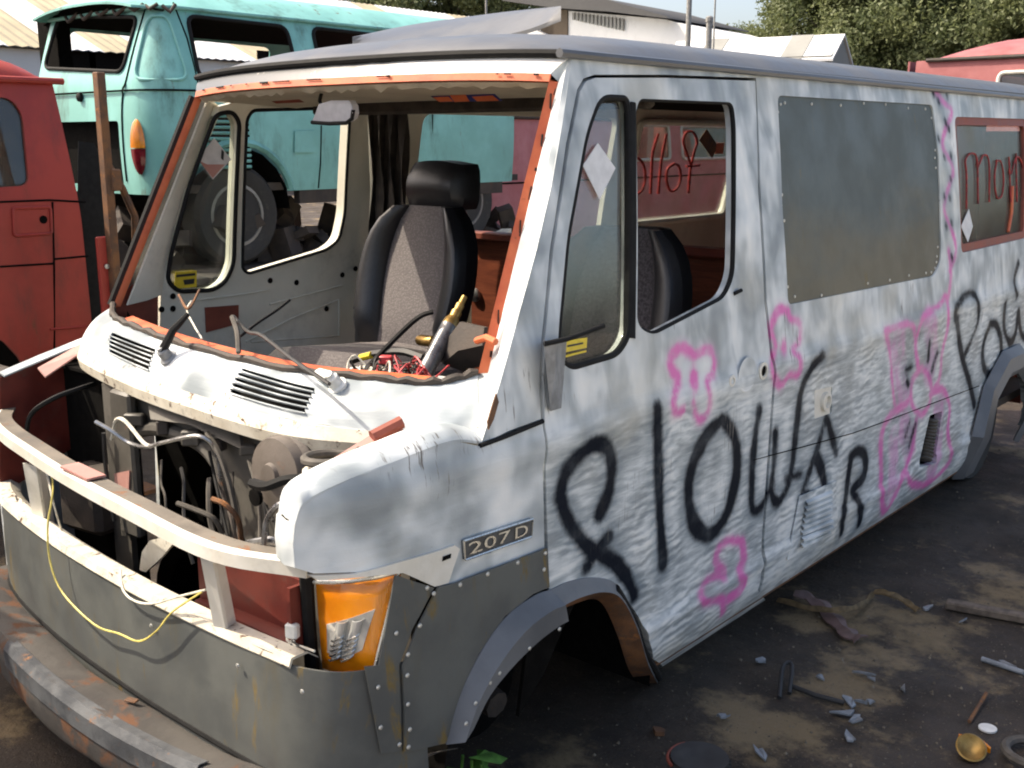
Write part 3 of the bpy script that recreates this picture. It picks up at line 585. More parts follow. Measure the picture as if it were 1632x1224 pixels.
# badge with raised figures
bp = [np.array(S2(p)) for p in [(735,861),(845,826),(843,854),(737,891)]]
def bq(u, v): return (1-u)*(1-v)*bp[0]+u*(1-v)*bp[1]+u*v*bp[2]+(1-u)*v*bp[3]
bgd = MB().sheet([[sd(*bq(u, v), .006) for u in (0, .5, 1)] for v in (0, 1)], (-.005, 0, 0)).ob('model_badge', MT['badge'], wg)
tube('badge_rim', [sd(*bq(u, v), .008) for u, v in ((0, 0), (1, 0), (1, 1), (0, 1), (0, 0))], .003, MT['chrome'], bgd, 6)
def textmesh(s, bold=.02):
    cu = bpy.data.curves.new('glyphs', 'FONT'); cu.body = s; cu.size = 1; cu.offset = bold; cu.extrude = 0.0; cu.resolution_u = 3
    o = bpy.data.objects.new('glyphs', cu); col.objects.link(o); dg = bpy.context.evaluated_depsgraph_get(); me = bpy.data.meshes.new_from_object(o.evaluated_get(dg))
    V = [tuple(v.co) for v in me.vertices]; F = [tuple(p.vertices) for p in me.polygons]; bpy.data.objects.remove(o); bpy.data.meshes.remove(me); return np.array(V), F
for ch_, u0, u1 in (('2', .06, .25), ('0', .28, .45), ('7', .49, .66), ('D', .74, .93)):
    V, F = textmesh(ch_, .0); lo, hi = V.min(0), V.max(0); V[:, 0] = (V[:, 0]-lo[0])/(hi[0]-lo[0])*(u1-u0)+u0; V[:, 1] = (V[:, 1]-lo[1])/(hi[1]-lo[1])*.62+.19
    mk('badge_figure', [sd(*bq(v[0], 1-v[1]), .0085) for v in V], F, MT['chrome'], bgd, smooth=0)

rs0 = np.random.default_rng(11)
# --- windscreen opening, cowl, header
ZB, ZT = 1.135, 1.845
Bc = np.array(spline([(-.135, 1.885, ZB+.02), (-.20, 1.80, ZB), (-.34, 1.742, ZB), (-.60, 1.672, ZB), (-1.08, 1.695, ZB), (-1.45, 1.762, ZB), (-1.70, 1.83, ZB), (-1.80, 1.885, ZB+.02)], 6))
nb = len(Bc)
def Tc(s):
    x = -.188+(-1.741+.188)*s; return np.array([x, 2.214-.10*(1-(2*s-1)**2), ZT+.012*(1-(2*s-1)**4)])
ss = np.linspace(0, 1, nb); Tt = np.array([Tc(s) for s in ss])
def Wp(i, t): return Bc[i]*(1-t)+Tt[i]*t
# frame strips round the opening
def strip(name, inner, outer, mat, depth=(0, .012, -.008), parent=VAN, **k): return MB().sheet([inner, outer], depth).ob(name, mat, parent, **k)
tv = np.linspace(0, 1, 14)
Lin = np.array([Wp(0, t) for t in tv]); Rin = np.array([Wp(nb-1, t) for t in tv])
Lout = Lin+np.array([[.014, .02, .0]]); Rout = Rin+np.array([[-.014, .015, 0]])
Lmid = Lin*.0+Lin+np.array([[-.012, .035, 0]])
MB().sheet([Lmid, Lin, Lout], (0, .008, -.004)).ob('windscreen_flange', MT['orange'], VAN, label='orange primed windscreen flange on the near pillar')
MB().sheet([Rin+np.array([[.006, .016, 0]]), Rin, Rout], (0, .008, -.004)).ob('windscreen_flange', MT['orange'], VAN)
Tin = Tt.copy(); Tout = Tt+np.array([[0, .006, .019]]); Tback = Tt+np.array([[0, .05, -.004]])
MB().sheet([Tback, Tin, Tout], (0, .006, .004)).ob('header_flange', MT['orange'], VAN)
for k in range(11):
    t_ = .95*rs0.random()+.02; q_ = np.array([np.interp(t_, tv, Lout[:, c_]) for c_ in range(3)]); d_ = np.array([np.interp(min(1, t_+.01+.05*rs0.random()**2), tv, Lout[:, c_]) for c_ in range(3)]); MB().tube([q_+np.array([-.003, -.002, 0]), d_+np.array([-.003, -.002, 0])], .0016+.0016*rs0.random(), 5).ob('rubber_scrap', MT['rubber'], VAN)
for k in range(14):
    s_k = rs0.random(); q_ = Tc(s_k)+np.array([0, .0, .016]); q2_ = Tc(min(1, s_k+.004+.05*rs0.random()**2))+np.array([0, .0, .016]); MB().tube([q_, q2_], .0016+.0016*rs0.random(), 5).ob('rubber_scrap', MT['rubber'], VAN)
# torn yellowed headlining edge hanging under the header
G = []; rs = np.random.default_rng(3)
for k in range(60):
    s = k/59; q = Tc(s); h = .008+.016*abs(math.sin(k*1.7))*rs.random(); G.append((q+np.array([0, .014, -.004]), q+np.array([0, .030, -.004-h])))
MB().sheet([[g[0] for g in G], [g[1] for g in G]], (0, .003, 0)).ob('torn_trim', MT['liner'], VAN)
G = [(Lin[k]*1+np.array([-.004, .012, 0]), Lin[k]+np.array([-.022-.014*rs.random(), .05, 0])) for k in range(9, 14)]
MB().sheet([[g[0] for g in G], [g[1] for g in G]], (0, .003, 0)).ob('torn_trim', MT['creamclean'], VAN)
# gutter front curve and header panel
def Gf(s): x = -.154+(-1.776+.154)*s; return np.array([x, 2.262-.10*(1-(2*s-1)**2), 1.908+.012*(1-(2*s-1)**4)])
Gc = np.array([Gf(s) for s in ss])
MB().sheet([Tout, (Tout+Gc)/2+np.array([0, -.006, .0]), Gc], (0, .006, -.002)).ob('header_panel', MT['headp'], VAN)
tube('front_gutter', [q+np.array([0, -.012, .004]) for q in Gc], .011, MT['rubber'], VAN)
# roof
ny = 26; rows = []
for j in range(ny):
    f = j/(ny-1); Y = f**1.6*(YEND-2.262); g_ = 1-math.exp(-Y/.16); row = []
    for s in np.linspace(0, 1, nb):
        q = Gf(s); e = 1-abs(2*s-1)**3.2; yy = q[1]*(1-f)+YEND*f if j else q[1]
        row.append((q[0], q[1]+f**1.6*(YEND-q[1]), q[2]+.012*(j > 0)+.085*g_*(e**.6)+.012*f))
    rows.append(row)
MB().sheet(rows, (0, 0, -.02)).ob('roof', MT['grayroof'], VAN)
# near pillar front face
Ec = [S3(p) for p in [(768,704),(800,600),(830,490),(856,395),(880,290),(898,185),(911,92)]]
Es = np.array(spline(Ec, 4)); m = len(Es); tl = np.linspace(0, 1, m); Lo = np.array([[np.interp(t, tv, Lout[:, k]) for k in range(3)] for t in tl])
MB().sheet([Lo, (Lo+Es)/2+np.array([.012, -.012, 0]), Es], (-.004, .010, 0)).ob('pillar_face', MT['white'], VAN)
MB().sheet([[Lo[-1], Es[-1]], [Tout[0], Gc[0]]], (-.004, .010, 0)).ob('pillar_top_patch', MT['white'], VAN)
# far pillar: outer dark rubber edge, pale inner face
Ro = np.array([[np.interp(t, tv, Rout[:, k]) for k in range(3)] for t in tl]); Eo = Ro+np.array([[-.035, .07, 0]])
MB().sheet([Ro, Eo], (.004, .010, 0)).ob('pillar_face', MT['grayroof'], VAN)
tube('windscreen_rubber', [q+np.array([-.012, -.006, 0]) for q in Ro], .016, MT['rubber'], VAN)
XI = XR+.085
Li_ = [onX(p, XI+.03) for p in [(352,178),(330,230),(300,300),(275,380),(262,440),(258,470)]]; Li_ = np.array(spline(Li_[::-1], 4)); tq = np.linspace(0, 1, len(Li_))
Ri = np.array([[np.interp(t, tv, Rin[:, k]) for k in range(3)] for t in tq])+np.array([[.015, .045, 0]])
MB().sheet([Ri, (Ri+Li_)/2+np.array([.015, 0, 0]), Li_], (-.01, 0, 0)).ob('pillar_lining', MT['beige'], VAN)
# cowl: from windscreen base down to the bonnet edge, two louvred openings
ZC = 1.04
Cc = np.array(spline([(-.046, 1.812, ZC), (-.12, 1.735, ZC), (-.211, 1.668, ZC), (-.486, 1.582, ZC), (-.928, 1.598, ZC), (-1.318, 1.641, ZC), (-1.686, 1.712, ZC), (-1.86, 1.79, ZC)], 6))
MB().sheet([[Lo[0], Es[0]], [Bc[0], Cc[0]]], (-.004, .010, -.004)).ob('pillar_foot_patch', MT['white'], VAN)
def cowl(u, v, off=0.0):
    k = u*(nb-1); i = min(int(k), nb-2); f = k-i
    b = Bc[i]*(1-f)+Bc[i+1]*f; c = Cc[i]*(1-f)+Cc[i+1]*f; q = b*(1-v)+c*v
    q = q+np.array([0, -.012, .012])*math.sin(v*math.pi)+np.array([0, -.6, .75])*off
    return tuple(q)
def cowlpx(p):
    best = None
    for u in np.linspace(0, 1, 61):
        for v in np.linspace(0, 1, 21):
            q = np.array(cowl(u, v))-CAM; t = q@_d; e = (CX+FPX*(q@_r)/t-p[0])**2+(CY-FPX*(q@_u)/t-p[1])**2
            if best is None or e < best[0]: best = (e, u, v)
    return best[1:]
slots = []
for (a0, a1, b0, b1, n) in (((178,533),(248,561),(172,557),(238,588),5), ((378,588),(508,622),(366,622),(496,655),5)):
    A0, A1, B0, B1 = [np.array(cowlpx(p)) for p in (a0, a1, b0, b1)]
    for k in range(n):
        f = k/(n-1); l, r = A0+(B0-A0)*f, A1+(B1-A1)*f; h = .052; slots.append([(l[0], l[1]-h), (r[0], r[1]-h), (r[0], r[1]+h), (l[0], l[1]+h)])
cw = panel('cowl', [(0, 0), (1, 0), (1, 1), (0, 1)], slots, cowl, (0, .005, -.004), .045, MT['white'], VAN, label='white scuttle panel with two sets of air slots')
MB().sheet([[cowl(u, v, -.022) for u in np.linspace(.02, .98, 24)] for v in (.02, .5, .98)], (0, .004, -.004)).ob('slot_shade_sheet', MT['dark'], VAN)  # black sheet close under the slots stands in for their shade
for s_ in slots:
    l = np.array(s_[3]); r = np.array(s_[2]); tube('louvre_lip', [cowl(*(l+(r-l)*f), .004) for f in np.linspace(0, 1, 8)], .0022, MT['white'], cw, 6)
# dirty sealant bead along the windscreen base, orange flange behind it
bead = [Wp(i, 0)+np.array([0, 0, .004+.004*math.sin(i*2.3)]) for i in range(nb)]
MB().tube(bead, [.008+.004*abs(math.sin(i*1.3)) for i in range(nb)], 7).ob('sealant_bead', MT['darkrust'], VAN)
MB().sheet([[Wp(i, 0)+np.array([0, .012, .004]) for i in range(8, nb-8)], [Wp(i, 0)+np.array([0, .05, .010]) for i in range(8, nb-8)]], (0, 0, -.005)).ob('windscreen_flange', MT['orange'], VAN)
# dash shelf (dark) behind
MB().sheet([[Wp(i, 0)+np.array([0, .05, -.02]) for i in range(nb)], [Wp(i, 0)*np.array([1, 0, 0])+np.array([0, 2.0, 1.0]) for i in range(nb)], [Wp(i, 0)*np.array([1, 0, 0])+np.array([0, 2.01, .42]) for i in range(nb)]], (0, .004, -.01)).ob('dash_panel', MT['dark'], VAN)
# cream lip under the cowl
lipn = [(-.24, 1.655, .985), (-.49, 1.575, .975), (-.93, 1.585, .975), (-1.32, 1.63, .975), (-1.70, 1.705, .98), (-1.86, 1.80, .98)]
Lp = np.array(spline([(-.06, 1.80, 1.01), (-.14, 1.73, .995)]+lipn, 6)); Cs = np.array([np.array([np.interp(f, np.linspace(0, 1, nb), Cc[:, k]) for k in range(3)]) for f in np.linspace(0, 1, len(Lp))])
MB().sheet([Cs, Cs*.5+Lp*.5+np.array([0, -.012, 0]), Lp, Lp+np.array([0, .04, .004])], (0, .005, .002)).ob('bonnet_ledge', MT['cream'], VAN, label='chipped cream ledge under the scuttle')
# wiper spindles, arms, loose wires on the cowl
for p, p2 in (((275,570), (300,500)), ((540,615), (500,600))):
    u, v = cowlpx(p); q = np.array(cowl(u, v)); n_ = np.array([0, -.62, .78]); u2, v2 = cowlpx(p2); q2 = np.array(cowl(u2, max(0, v2)))
    wp = MB().lathe(q, n_, [(.026, -.004), (.026, .004), (.018, .008), (.017, .032), (.010, .036), (.010, .044)], 14).ob('wiper_spindle', MT['greyplastic'] if p[0] < 400 else MT['whiteplastic'], VAN)
    e_ = onY((p2[0], p2[1]), q[1]+.04)
    tube('wiper_stub', [q+n_*.03, (q+n_*.03)*.5+e_*.5+n_*.01, e_], [.013, .011, .007] if p[0] < 400 else [.017, .016, .006], MT['rubber'] if p[0] < 400 else MT['whiteplastic'], wp)
def wire(name, pxs, ys, r, mat, parent=VAN, n=6): return tube(name, spline([onY(p, y) for p, y in zip(pxs, ys)], 5), r, mat, parent, n)
wire('wiper_rod', [(525,612),(470,575),(418,535),(395,528),(372,504)], [1.60,1.64,1.70,1.72,1.74], .005, MT['blackwire'])
wire('bent_rod', [(383,536),(410,515),(440,495),(462,478)], [1.72,1.78,1.86,1.92], .004, MT['rubber'])
wire('antenna_stub', [(380,562),(378,530),(370,505)], [1.66,1.69,1.72], .007, MT['greywire'])
wire('loose_wire', [(305,480),(298,495),(310,520),(322,540)], [1.80,1.76,1.72,1.69], .003, MT['whitewire'])
wire('loose_wire', [(318,462),(300,492),(285,470)], [1.84,1.76,1.80], .004, MT['rust'])

# --- engine bay
bar = np.array(spline([(-.10, 1.318, .85), (-.33, 1.245, .85), (-.70, 1.268, .85), (-1.08, 1.305, .85), (-1.43, 1.357, .85), (-1.61, 1.388, .85), (-1.76, 1.43, .85), (-1.88, 1.50, .85)], 6)); nB = len(bar)
MB().sheet([bar+np.array([0, .062, .004]), bar+np.array([0, .014, .006])], (0, 0, -.006)).ob('grille_rail_top', MT['railtop'], VAN, label='rusty top face of the grille cross rail')
MB().sheet([bar+np.array([0, .014, .006]), bar+np.array([0, .001, .0]), bar+np.array([0, 0, -.030]), bar+np.array([0, .022, -.032])], (0, .004, .0)).ob('grille_rail_front', MT['creamclean'], VAN)
MB().box((-1.02, 1.33, .862), (.16, .05, .006), R(-4)).ob('rail_bracket', MT['pinkprimer'], VAN)
low = np.array(spline([(-.17, 1.325, .605), (-.42, 1.314, .605), (-.83, 1.317, .605), (-1.3, 1.352, .605), (-1.73, 1.42, .605), (-1.92, 1.50, .605)], 6))
MB().sheet([low+np.array([0, .07, -.01]), low+np.array([0, .042, .012]), low+np.array([0, .0, .012]), low+np.array([0, -.008, -.006])], (0, .004, -.006)).ob('lower_rail', MT['cream'], VAN)
for fp_, sp_, yv in (([(318,882),(337,886),(360,1008),(343,1012)], [(337,886),(356,890),(378,1000),(360,1008)], (1.262, 1.318)), ([(36,738),(57,744),(76,866),(60,868)], [(57,744),(74,752),(90,858),(76,866)], (1.375, 1.425))):
    y0, y1 = yv; MB().poly([onY(fp_[0], y0), onY(fp_[1], y0), onY(fp_[2], y1), onY(fp_[3], y1)], (0, .008, 0)).ob('grille_post', MT['creamclean'], VAN)
    MB().poly([onY(sp_[0], y0+.002), onY(sp_[1], y0+.04), onY(sp_[2], y1+.04), onY(sp_[3], y1+.002)], (-.006, .004, 0)).ob('grille_post_web', MT['creamclean'], VAN)
MB().sheet([[(x, 1.73, zz) for x in (-1.9, -1.44)] for zz in (.12, .97)], (0, .01, 0)).ob('bay_shade_sheet', MT['dark'], VAN)  # black sheet put in for the dark void beside the firewall
YF = 1.66
fw_out = [(-1.50, .18), (-.15, .18), (-.15, .97), (-1.50, .97)]
arch = [onY(p, YF) for p in [(208,850),(200,770),(205,720),(222,690),(255,683),(300,695),(340,722),(362,770),(372,850),(372,900)]]
archp = [(q[0], q[2]) for q in arch]; archp = [(archp[0][0], .30)]+archp+[(archp[-1][0], .30)]
fwl = panel('firewall', fw_out, [archp], lambda a, b: (a, YF, b), (0, .02, 0), .1, MT['firewall'], VAN)
tube('tunnel_rim', spline([(a, YF-.008, b) for a, b in archp[1:-1]], 3), .020, MT['firewall'], fwl)
MB().sheet([[(x, 2.10, zz) for x in (-1.9, -.52)] for zz in (.15, 1.0)], (0, .01, 0)).ob('tunnel_shade_sheet', MT['dark'], VAN)  # black sheet stands in for the tunnel's deep shade
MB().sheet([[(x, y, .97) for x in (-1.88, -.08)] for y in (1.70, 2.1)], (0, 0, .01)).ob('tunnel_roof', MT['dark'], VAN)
MB().box((-.95, 1.75, .14), (1.0, .75, .02)).ob('bay_shade_floor', MT['dark'], VAN)  # black sheet below keeps the bay dark in place of shade
a, b = onY((198,625), YF-.03), onY((205,850), YF-.03); MB().box(((a[0]+b[0])/2, YF-.025, (a[2]+b[2])/2), (.11, .03, a[2]-b[2]), bev=.008).ob('firewall_rib', MT['firewall'], fwl)
a = onY((312,805), YF-.05); MB().poly([onY(p, YF-.045) for p in [(182,755),(206,750),(204,800),(186,810)]], (0, .004, 0)).ob('red_patch', MT['pinkprimer'], fwl)
MB().sheet([[onY(p, YF-.02) for p in [(235,640),(300,650),(380,685)]], [onY(p, YF-.05) for p in [(240,668),(300,676),(385,716)]]], (0, .01, 0)).ob('firewall_ledge', MT['firewall'], fwl)
bc = onY((437,757), 1.54); bo = MB().lathe(bc+np.array([0, .05, 0]), (.02, -1, .05), [(.05, -.02), (.100, -.005), (.107, .0), (.107, .012), (.100, .02), (.094, .024), (.088, .05), (.05, .058), (.03, .06), (.026, .07), (.012, .07)], 32).ob('brake_booster', MT['servo'], VAN, label='rusty round brake servo on the firewall')
wire('servo_hose', [(402,770),(425,775),(455,765),(490,762)], [1.41,1.39,1.41,1.44], .012, MT['rubber'])
MB().lathe(bc+np.array([-.02, -.035, -.05]), (0, -1, 0), [(.02, 0), (.022, .012), (.016, .013)], 12).ob('servo_port', MT['dark'], bo)
cn = onY((530,765), 1.50); MB().lathe(cn+np.array([0, 0, -.14]), (0, 0, 1), [(.055, 0), (.062, .01), (.062, .15), (.066, .155), (.066, .165), (.05, .17), (.045, .15)], 22).ob('fluid_reservoir', MT['cream'], VAN)
tube('reservoir_hose', [cn+np.array([.06*math.cos(a), .06*math.sin(a), .035+.004*a]) for a in np.linspace(0, 7.5, 24)], .010, MT['greywire'], VAN)
ba, bb = onX((555,748), -.16), onX((650,690), -.13); hb = MB().sheet([[ba, bb], [ba+np.array([-.05, 0, .015]), bb+np.array([-.05, 0, .02])]], (0, 0, -.006)).ob('hinge_bracket', MT['pinkprimer'], VAN)
tube('hinge_rod', [ba*.45+bb*.55+np.array([-.03, 0, .022]), bb+np.array([-.02, 0, .022])], .016, MT['redprimer'], hb)
wire('brake_pipe', [(152,672),(175,685),(205,705),(232,712),(265,704),(318,695),(345,720),(352,770),(355,850)], [1.50,1.52,1.55,1.55,1.55,1.57,1.60,1.60,1.60], .006, MT['steel'])
wire('brake_pipe', [(178,700),(185,670),(200,672),(228,705),(240,712)], [1.58,1.57,1.56,1.55,1.55], .006, MT['whitewire'])
wire('hose', [(40,700),(50,660),(85,635),(125,620),(150,612)], [1.5,1.52,1.56,1.64,1.72], .008, MT['rubber'])
wire('hose', [(165,690),(168,740),(175,790),(182,830)], [1.60]*4, .007, MT['blackwire'])
wire('hose', [(330,690),(352,730),(372,800),(380,880),(378,960)], [1.60,1.59,1.58,1.56,1.54], .008, MT['greywire'])
wire('cut_pipe', [(282,802),(310,812),(340,826),(355,850)], [1.48,1.50,1.52,1.54], .007, MT['greywire'])
wire('cut_pipe', [(420,870),(425,830),(440,808),(458,800)], [1.40,1.41,1.42,1.44], .007, MT['steel'])
wire('cut_pipe', [(338,795),(360,805),(380,830),(385,870)], [1.50,1.51,1.53,1.55], .007, MT['rust'])
r7 = np.random.default_rng(17)
for k in range(10):
    x0 = 175+280*r7.random(); y0_ = 690+120*r7.random(); pp = [(x0, y0_)]
    for m_ in range(4): pp.append((pp[-1][0]+14*(r7.random()-.5)+6, pp[-1][1]+20+30*r7.random()))
    wire('bay_hose', pp, [1.60-.02*m_+.02*r7.random() for m_ in range(5)], .003+.005*r7.random(), [MT['blackwire'], MT['greywire'], MT['rubber'], MT['darkrust']][k % 4])
for k in range(7):
    q_ = onY((215+45*k, 668+12*k+8*r7.random()), 1.63); MB().box(q_, (.03+.03*r7.random(), .03, .025+.02*r7.random()), r7.random(), .004).ob('bay_clip', MT['darkrust'] if k % 2 else MT['firewall'], VAN)
tube('linkage_rod', [onY((395,865), 1.42), onY((430,862), 1.42), onY((485,868), 1.42)], [.008, .011, .008], MT['steel'], VAN)
brk = MB().poly([onY(p, 1.45) for p in [(238,862),(262,856),(274,868),(258,888),(232,912),(222,908),(226,880)]], (0, .008, 0)).ob('hanging_bracket', MT['cream'], VAN)
lx = XR+.055; rf = onX
MB().sheet([[onX(p, lx) for p in [(135,546),(70,572),(0,602)]], [onX(p, lx) for p in [(135,700),(70,745),(0,790)]]], (-.006, 0, 0)).ob('far_wing_lining', MT['bayred'], VAN)
MB().sheet([[onX(p, lx)+np.array([dx, 0, dz]) for p in [(138,540),(70,567),(0,597)]] for dx, dz in ((-.055, -.06), (-.03, .0), (0, .006), (.03, .0))], (0, 0, -.005)).ob('far_wing_edge', MT['white'], VAN)
MB().sheet([[onX(p, lx+.05) for p in [(60,586),(128,548)]], [onX(p, lx+.09) for p in [(72,600),(128,562)]]], (0, 0, -.005)).ob('far_hinge_bracket', MT['pinkprimer'], VAN)
MB().box((-1.60, 1.66, .58), (.20, .14, .20), R(8), .02).ob('battery_tray', MT['darkrust'], VAN)
for k in range(7):
    a = rs.random(3); wire('loom_wire', [(25+8*k, 790+6*k), (30+10*a[0], 815), (15+14*a[1]+4*k, 840), (40+20*a[2], 862)], [1.44, 1.42, 1.41, 1.41], .003, MT['whitewire'] if k % 2 else MT['greywire'])
wire('yellow_wire', [(75,712),(84,770),(82,800),(76,840),(80,895),(100,945),(150,995),(190,1010),(222,1022),(250,1005),(275,975),(322,943)], [1.44,1.36,1.335,1.31,1.296,1.292,1.285,1.282,1.28,1.28,1.285,1.298], .0026, MT['wire'])
wire('pale_wire', [(192,908),(196,940),(215,958),(245,962),(280,952),(328,940)], [1.33,1.302,1.294,1.29,1.292,1.30], .003, MT['whitewire'])
wire('pale_wire', [(62,705),(76,760),(86,805),(100,852)], [1.46,1.38,1.36,1.40], .003, MT['whitewire'])
# lamp wiring
for k in range(5):
    a = rs.random(3); wire('lamp_wire', [(478, 960+10*k), (470+10*a[0], 1000), (455+20*a[1], 1020), (445+14*k, 1035+6*a[2])], [1.42, 1.39, 1.37, 1.36], .003, MT['blackwire'] if k % 2 else MT['whitewire'])
MB().box(onY((466,1005), 1.375), (.03, .02, .035), R(20), .004).ob('connector', MT['whiteplastic'], VAN)

# --- bumper
bpl = np.array(spline([(-.02, 1.56), (-.08, 1.40), (-.28, 1.245), (-.61, 1.19), (-1.0, 1.19), (-1.385, 1.235), (-1.75, 1.32), (-1.92, 1.45)], 6))
bb_ = []
for dy, zz in ((.115, .300), (.06, .318), (0, .325), (-.012, .305), (-.012, .20), (.0, .175), (.06, .165)): bb_.append([(p[0], p[1]+dy, zz+.006*math.sin(i*.7)) for i, p in enumerate(bpl)])
bu = MB().sheet(bb_, (0, .006, 0)).ob('bumper', MT['bumper'], VAN, label='rusty bent front bumper')
i0, i1 = 14, 30
MB().sheet([[(bpl[i][0], bpl[i][1]+dy, zz) for i in range(i0, i1)] for dy, zz in ((.020, .329), (-.004, .331), (-.018, .312), (-.018, .262))], (0, .003, -.003)).ob('bumper_strip', MT['bumperstrip'], bu)
MB().box(onZ((210,1116), .326), (.035, .018, .006), R(20), .002).ob('rust_flake', MT['rust'], bu)
tube('bumper_gap_seal', [(p[0], p[1]-.004, .318) for p in plan[4:-4]], .010, MT['rubber'], VAN)
for p in ((120,1120), (165,1165)):
    q = onZ(p, .18); tube('hanging_scrap', [q, q+np.array([.05, .03, -.06]), q+np.array([.09, .05, -.14]), q+np.array([.16, .03, -.175])], [.02, .014, .022, .010], MT['rust'], VAN)

# --- far side and interior
Xo = XR
def farX(Y, z, off=0.0): return (XR-sideX(max(Y, 1.56), max(z, .5))+off, Y, z)
def F2(p, off=.085):
    x = XI
    for _ in range(5): q = onX(p, x); x = farX(q[1], q[2], off)[0]
    return onX(p, x)
fd_out = [(q[1], q[2]) for q in [F2(p) for p in [(256,470),(262,440),(300,300),(330,230),(350,170),(400,158),(585,150),(590,300)]]]
fd_out = [(2.06, .50)]+fd_out+[(3.10, .50)]
fq = [(q[1], q[2]) for q in [F2(p) for p in [(343,182),(370,178),(381,195),(372,420),(360,448),(340,462),(284,465),(266,448),(272,405),(300,300)]]]
fm_ = [(q[1], q[2]) for q in [F2(p) for p in [(402,176),(548,172),(557,185),(549,340),(540,382),(520,398),(395,436),(386,428),(393,190)]]]
fd = panel('far_door', fd_out, [rnd(fq, .03), rnd(fm_, .03)], lambda a, b: farX(a, b, .085), (-.05, 0, 0), .05, MT['beige'], VAN, label='beige inner face of the far front door')
def far_loop(name, L, r, mat, off=.088): pts = [farX(a, b, off) for a, b in dens(L, .04)]; return tube(name, pts+pts[:2], r, mat, fd)
far_loop('window_seal', rnd(fq, .03), .008, MT['rubber']); far_loop('window_seal', rnd(fm_, .03), .006, MT['rubber'])
panel('window_pane', rnd(fq, .03), [], lambda a, b: farX(a, b, .06), (-.004, 0, 0), .2, MT['glassclean'], fd)
def fpx(p, off): q = F2(p, off); return np.array(farX(q[1], q[2], off))
MB().poly([fpx(p, .067) for p in [(341,220),(368,254),(339,286),(315,252)]], (.002, 0, 0)).ob('diamond_sticker', MT['sticker'], fd)
MB().poly([fpx(p, .0695) for p in [(353,238),(357,242),(356,256),(352,252)]], (.001, 0, 0)).ob('printed_mark', MT['ink'], fd)
MB().poly([fpx(p, .0695) for p in [(317,256),(330,262),(358,262),(339,284)]], (.0006, 0, 0)).ob('faded_red_print', MT['pinkprimer'], fd)
MB().poly([fpx(p, .067) for p in [(279,434),(313,431),(313,457),(278,460)]], (.002, 0, 0)).ob('yellow_sticker', MT['yellow'], fd)
MB().poly([fpx(p, .0695) for p in [(281,438),(311,435),(311,439),(281,442)]], (.001, 0, 0)).ob('printed_mark', MT['ink'], fd)
MB().poly([fpx(p, .0695) for p in [(292,446),(310,444),(309,452),(294,454)]], (.001, 0, 0)).ob('printed_mark', MT['ink'], fd)
for q in ([(392,545),(470,505),(540,478),(540,535),(400,545)], [(430,485),(545,455)], [(300,480),(380,470),(430,462)]): tube('pressed_rib', [fpx(p, .087) for p in q], .004, MT['beige'], fd, 6)
for p in [(275,492),(275,472),(257,493),(520,492),(566,428),(566,490),(472,450),(430,447),(545,438)]:
    MB().lathe(fpx(p, .084), (1, 0, 0), [(.011, 0), (.011, .004)], 12).ob('panel_hole', MT['dark'], fd)
MB().poly([fpx(p, .088) for p in [(326,490),(380,486),(380,516),(328,530)]], (.002, 0, 0)).ob('bare_primer_patch', MT['redprimer'], fd)
MB().sheet([[fpx(p, .09) for p in [(210,455),(232,447),(252,442)]], [fpx(p, .10) for p in [(185,480),(215,488),(252,480)]], [fpx(p, .10) for p in [(180,497),(210,518),(252,528)]]], (-.01, 0, 0)).ob('bare_pillar_foot', MT['redprimer'], VAN)
# far body side behind the door
ow = [(3.34, .95), (4.75, .95), (4.75, 1.81), (3.34, 1.81)]; pw = [(4.95, 1.25), (6.02, 1.25), (6.10, 1.80), (4.95, 1.80)]
panel('far_body_side', [(3.11, .2), (YEND, .2), (YEND, 1.9), (3.11, 1.9)], [rnd(ow, .05), rnd(pw, .05)], lambda a, b: farX(a, b, .03), (-.03, 0, 0), .1, MT['beige'], VAN)
MB().sheet([[farX(y, zz, .0) for y in (1.5, 2.0)] for zz in (.3, .9)], (.01, 0, 0)).ob('far_wing', MT['white'], VAN)
panel('far_door_skin', [(2.06, .2), (3.1, .2), (3.1, 1.1), (2.1, 1.1)], [], lambda a, b: farX(a, b, .0), (.02, 0, 0), .2, MT['white'], VAN)
pn = panel('far_window_pane', rnd(pw, .05), [], lambda a, b: farX(a, b, .02), (-.004, 0, 0), .3, MT['glass'], VAN)
pts = [farX(a, b, .035) for a, b in dens(rnd(pw, .05), .06)]; tube('window_seal', pts+pts[:2], .02, MT['creamclean'], pn)
def crE(p): q = F2((860+.2452*p[0], 120+.2452*p[1]), .026); return np.array(farX(q[1], q[2], .026))
lt = MB()
for q in ([(600,540),(650,545),(682,600),(686,680),(662,750),(620,782)], [(772,380),(737,500),(728,640),(722,770)], [(826,380),(795,540),(782,660),(772,770)], [(875,575),(832,610),(826,680),(846,745),(876,750),(905,715),(918,650),(905,590),(875,575)], [(968,765),(980,620),(1005,500),(1024,430),(1000,372),(955,372),(935,430),(958,510),(984,585)], [(955,592),(1042,586)], [(560,560),(575,780)]):
    lt.tube(spline([crE(p) for p in q], 5), .0075, 6)
lt.ob('red_lettering', MT['redink'], pn)
MB().poly([crE(p) for p in [(1085,350),(1160,460),(1120,540),(1035,420)]], (.002, 0, 0)).ob('brown_sticker', MT['rust'], pn)
MB().poly([crE(p) for p in [(1150,440),(1200,440),(1190,510),(1140,510)]], (.003, 0, 0)).ob('orange_sticker', MT['orange'], pn)
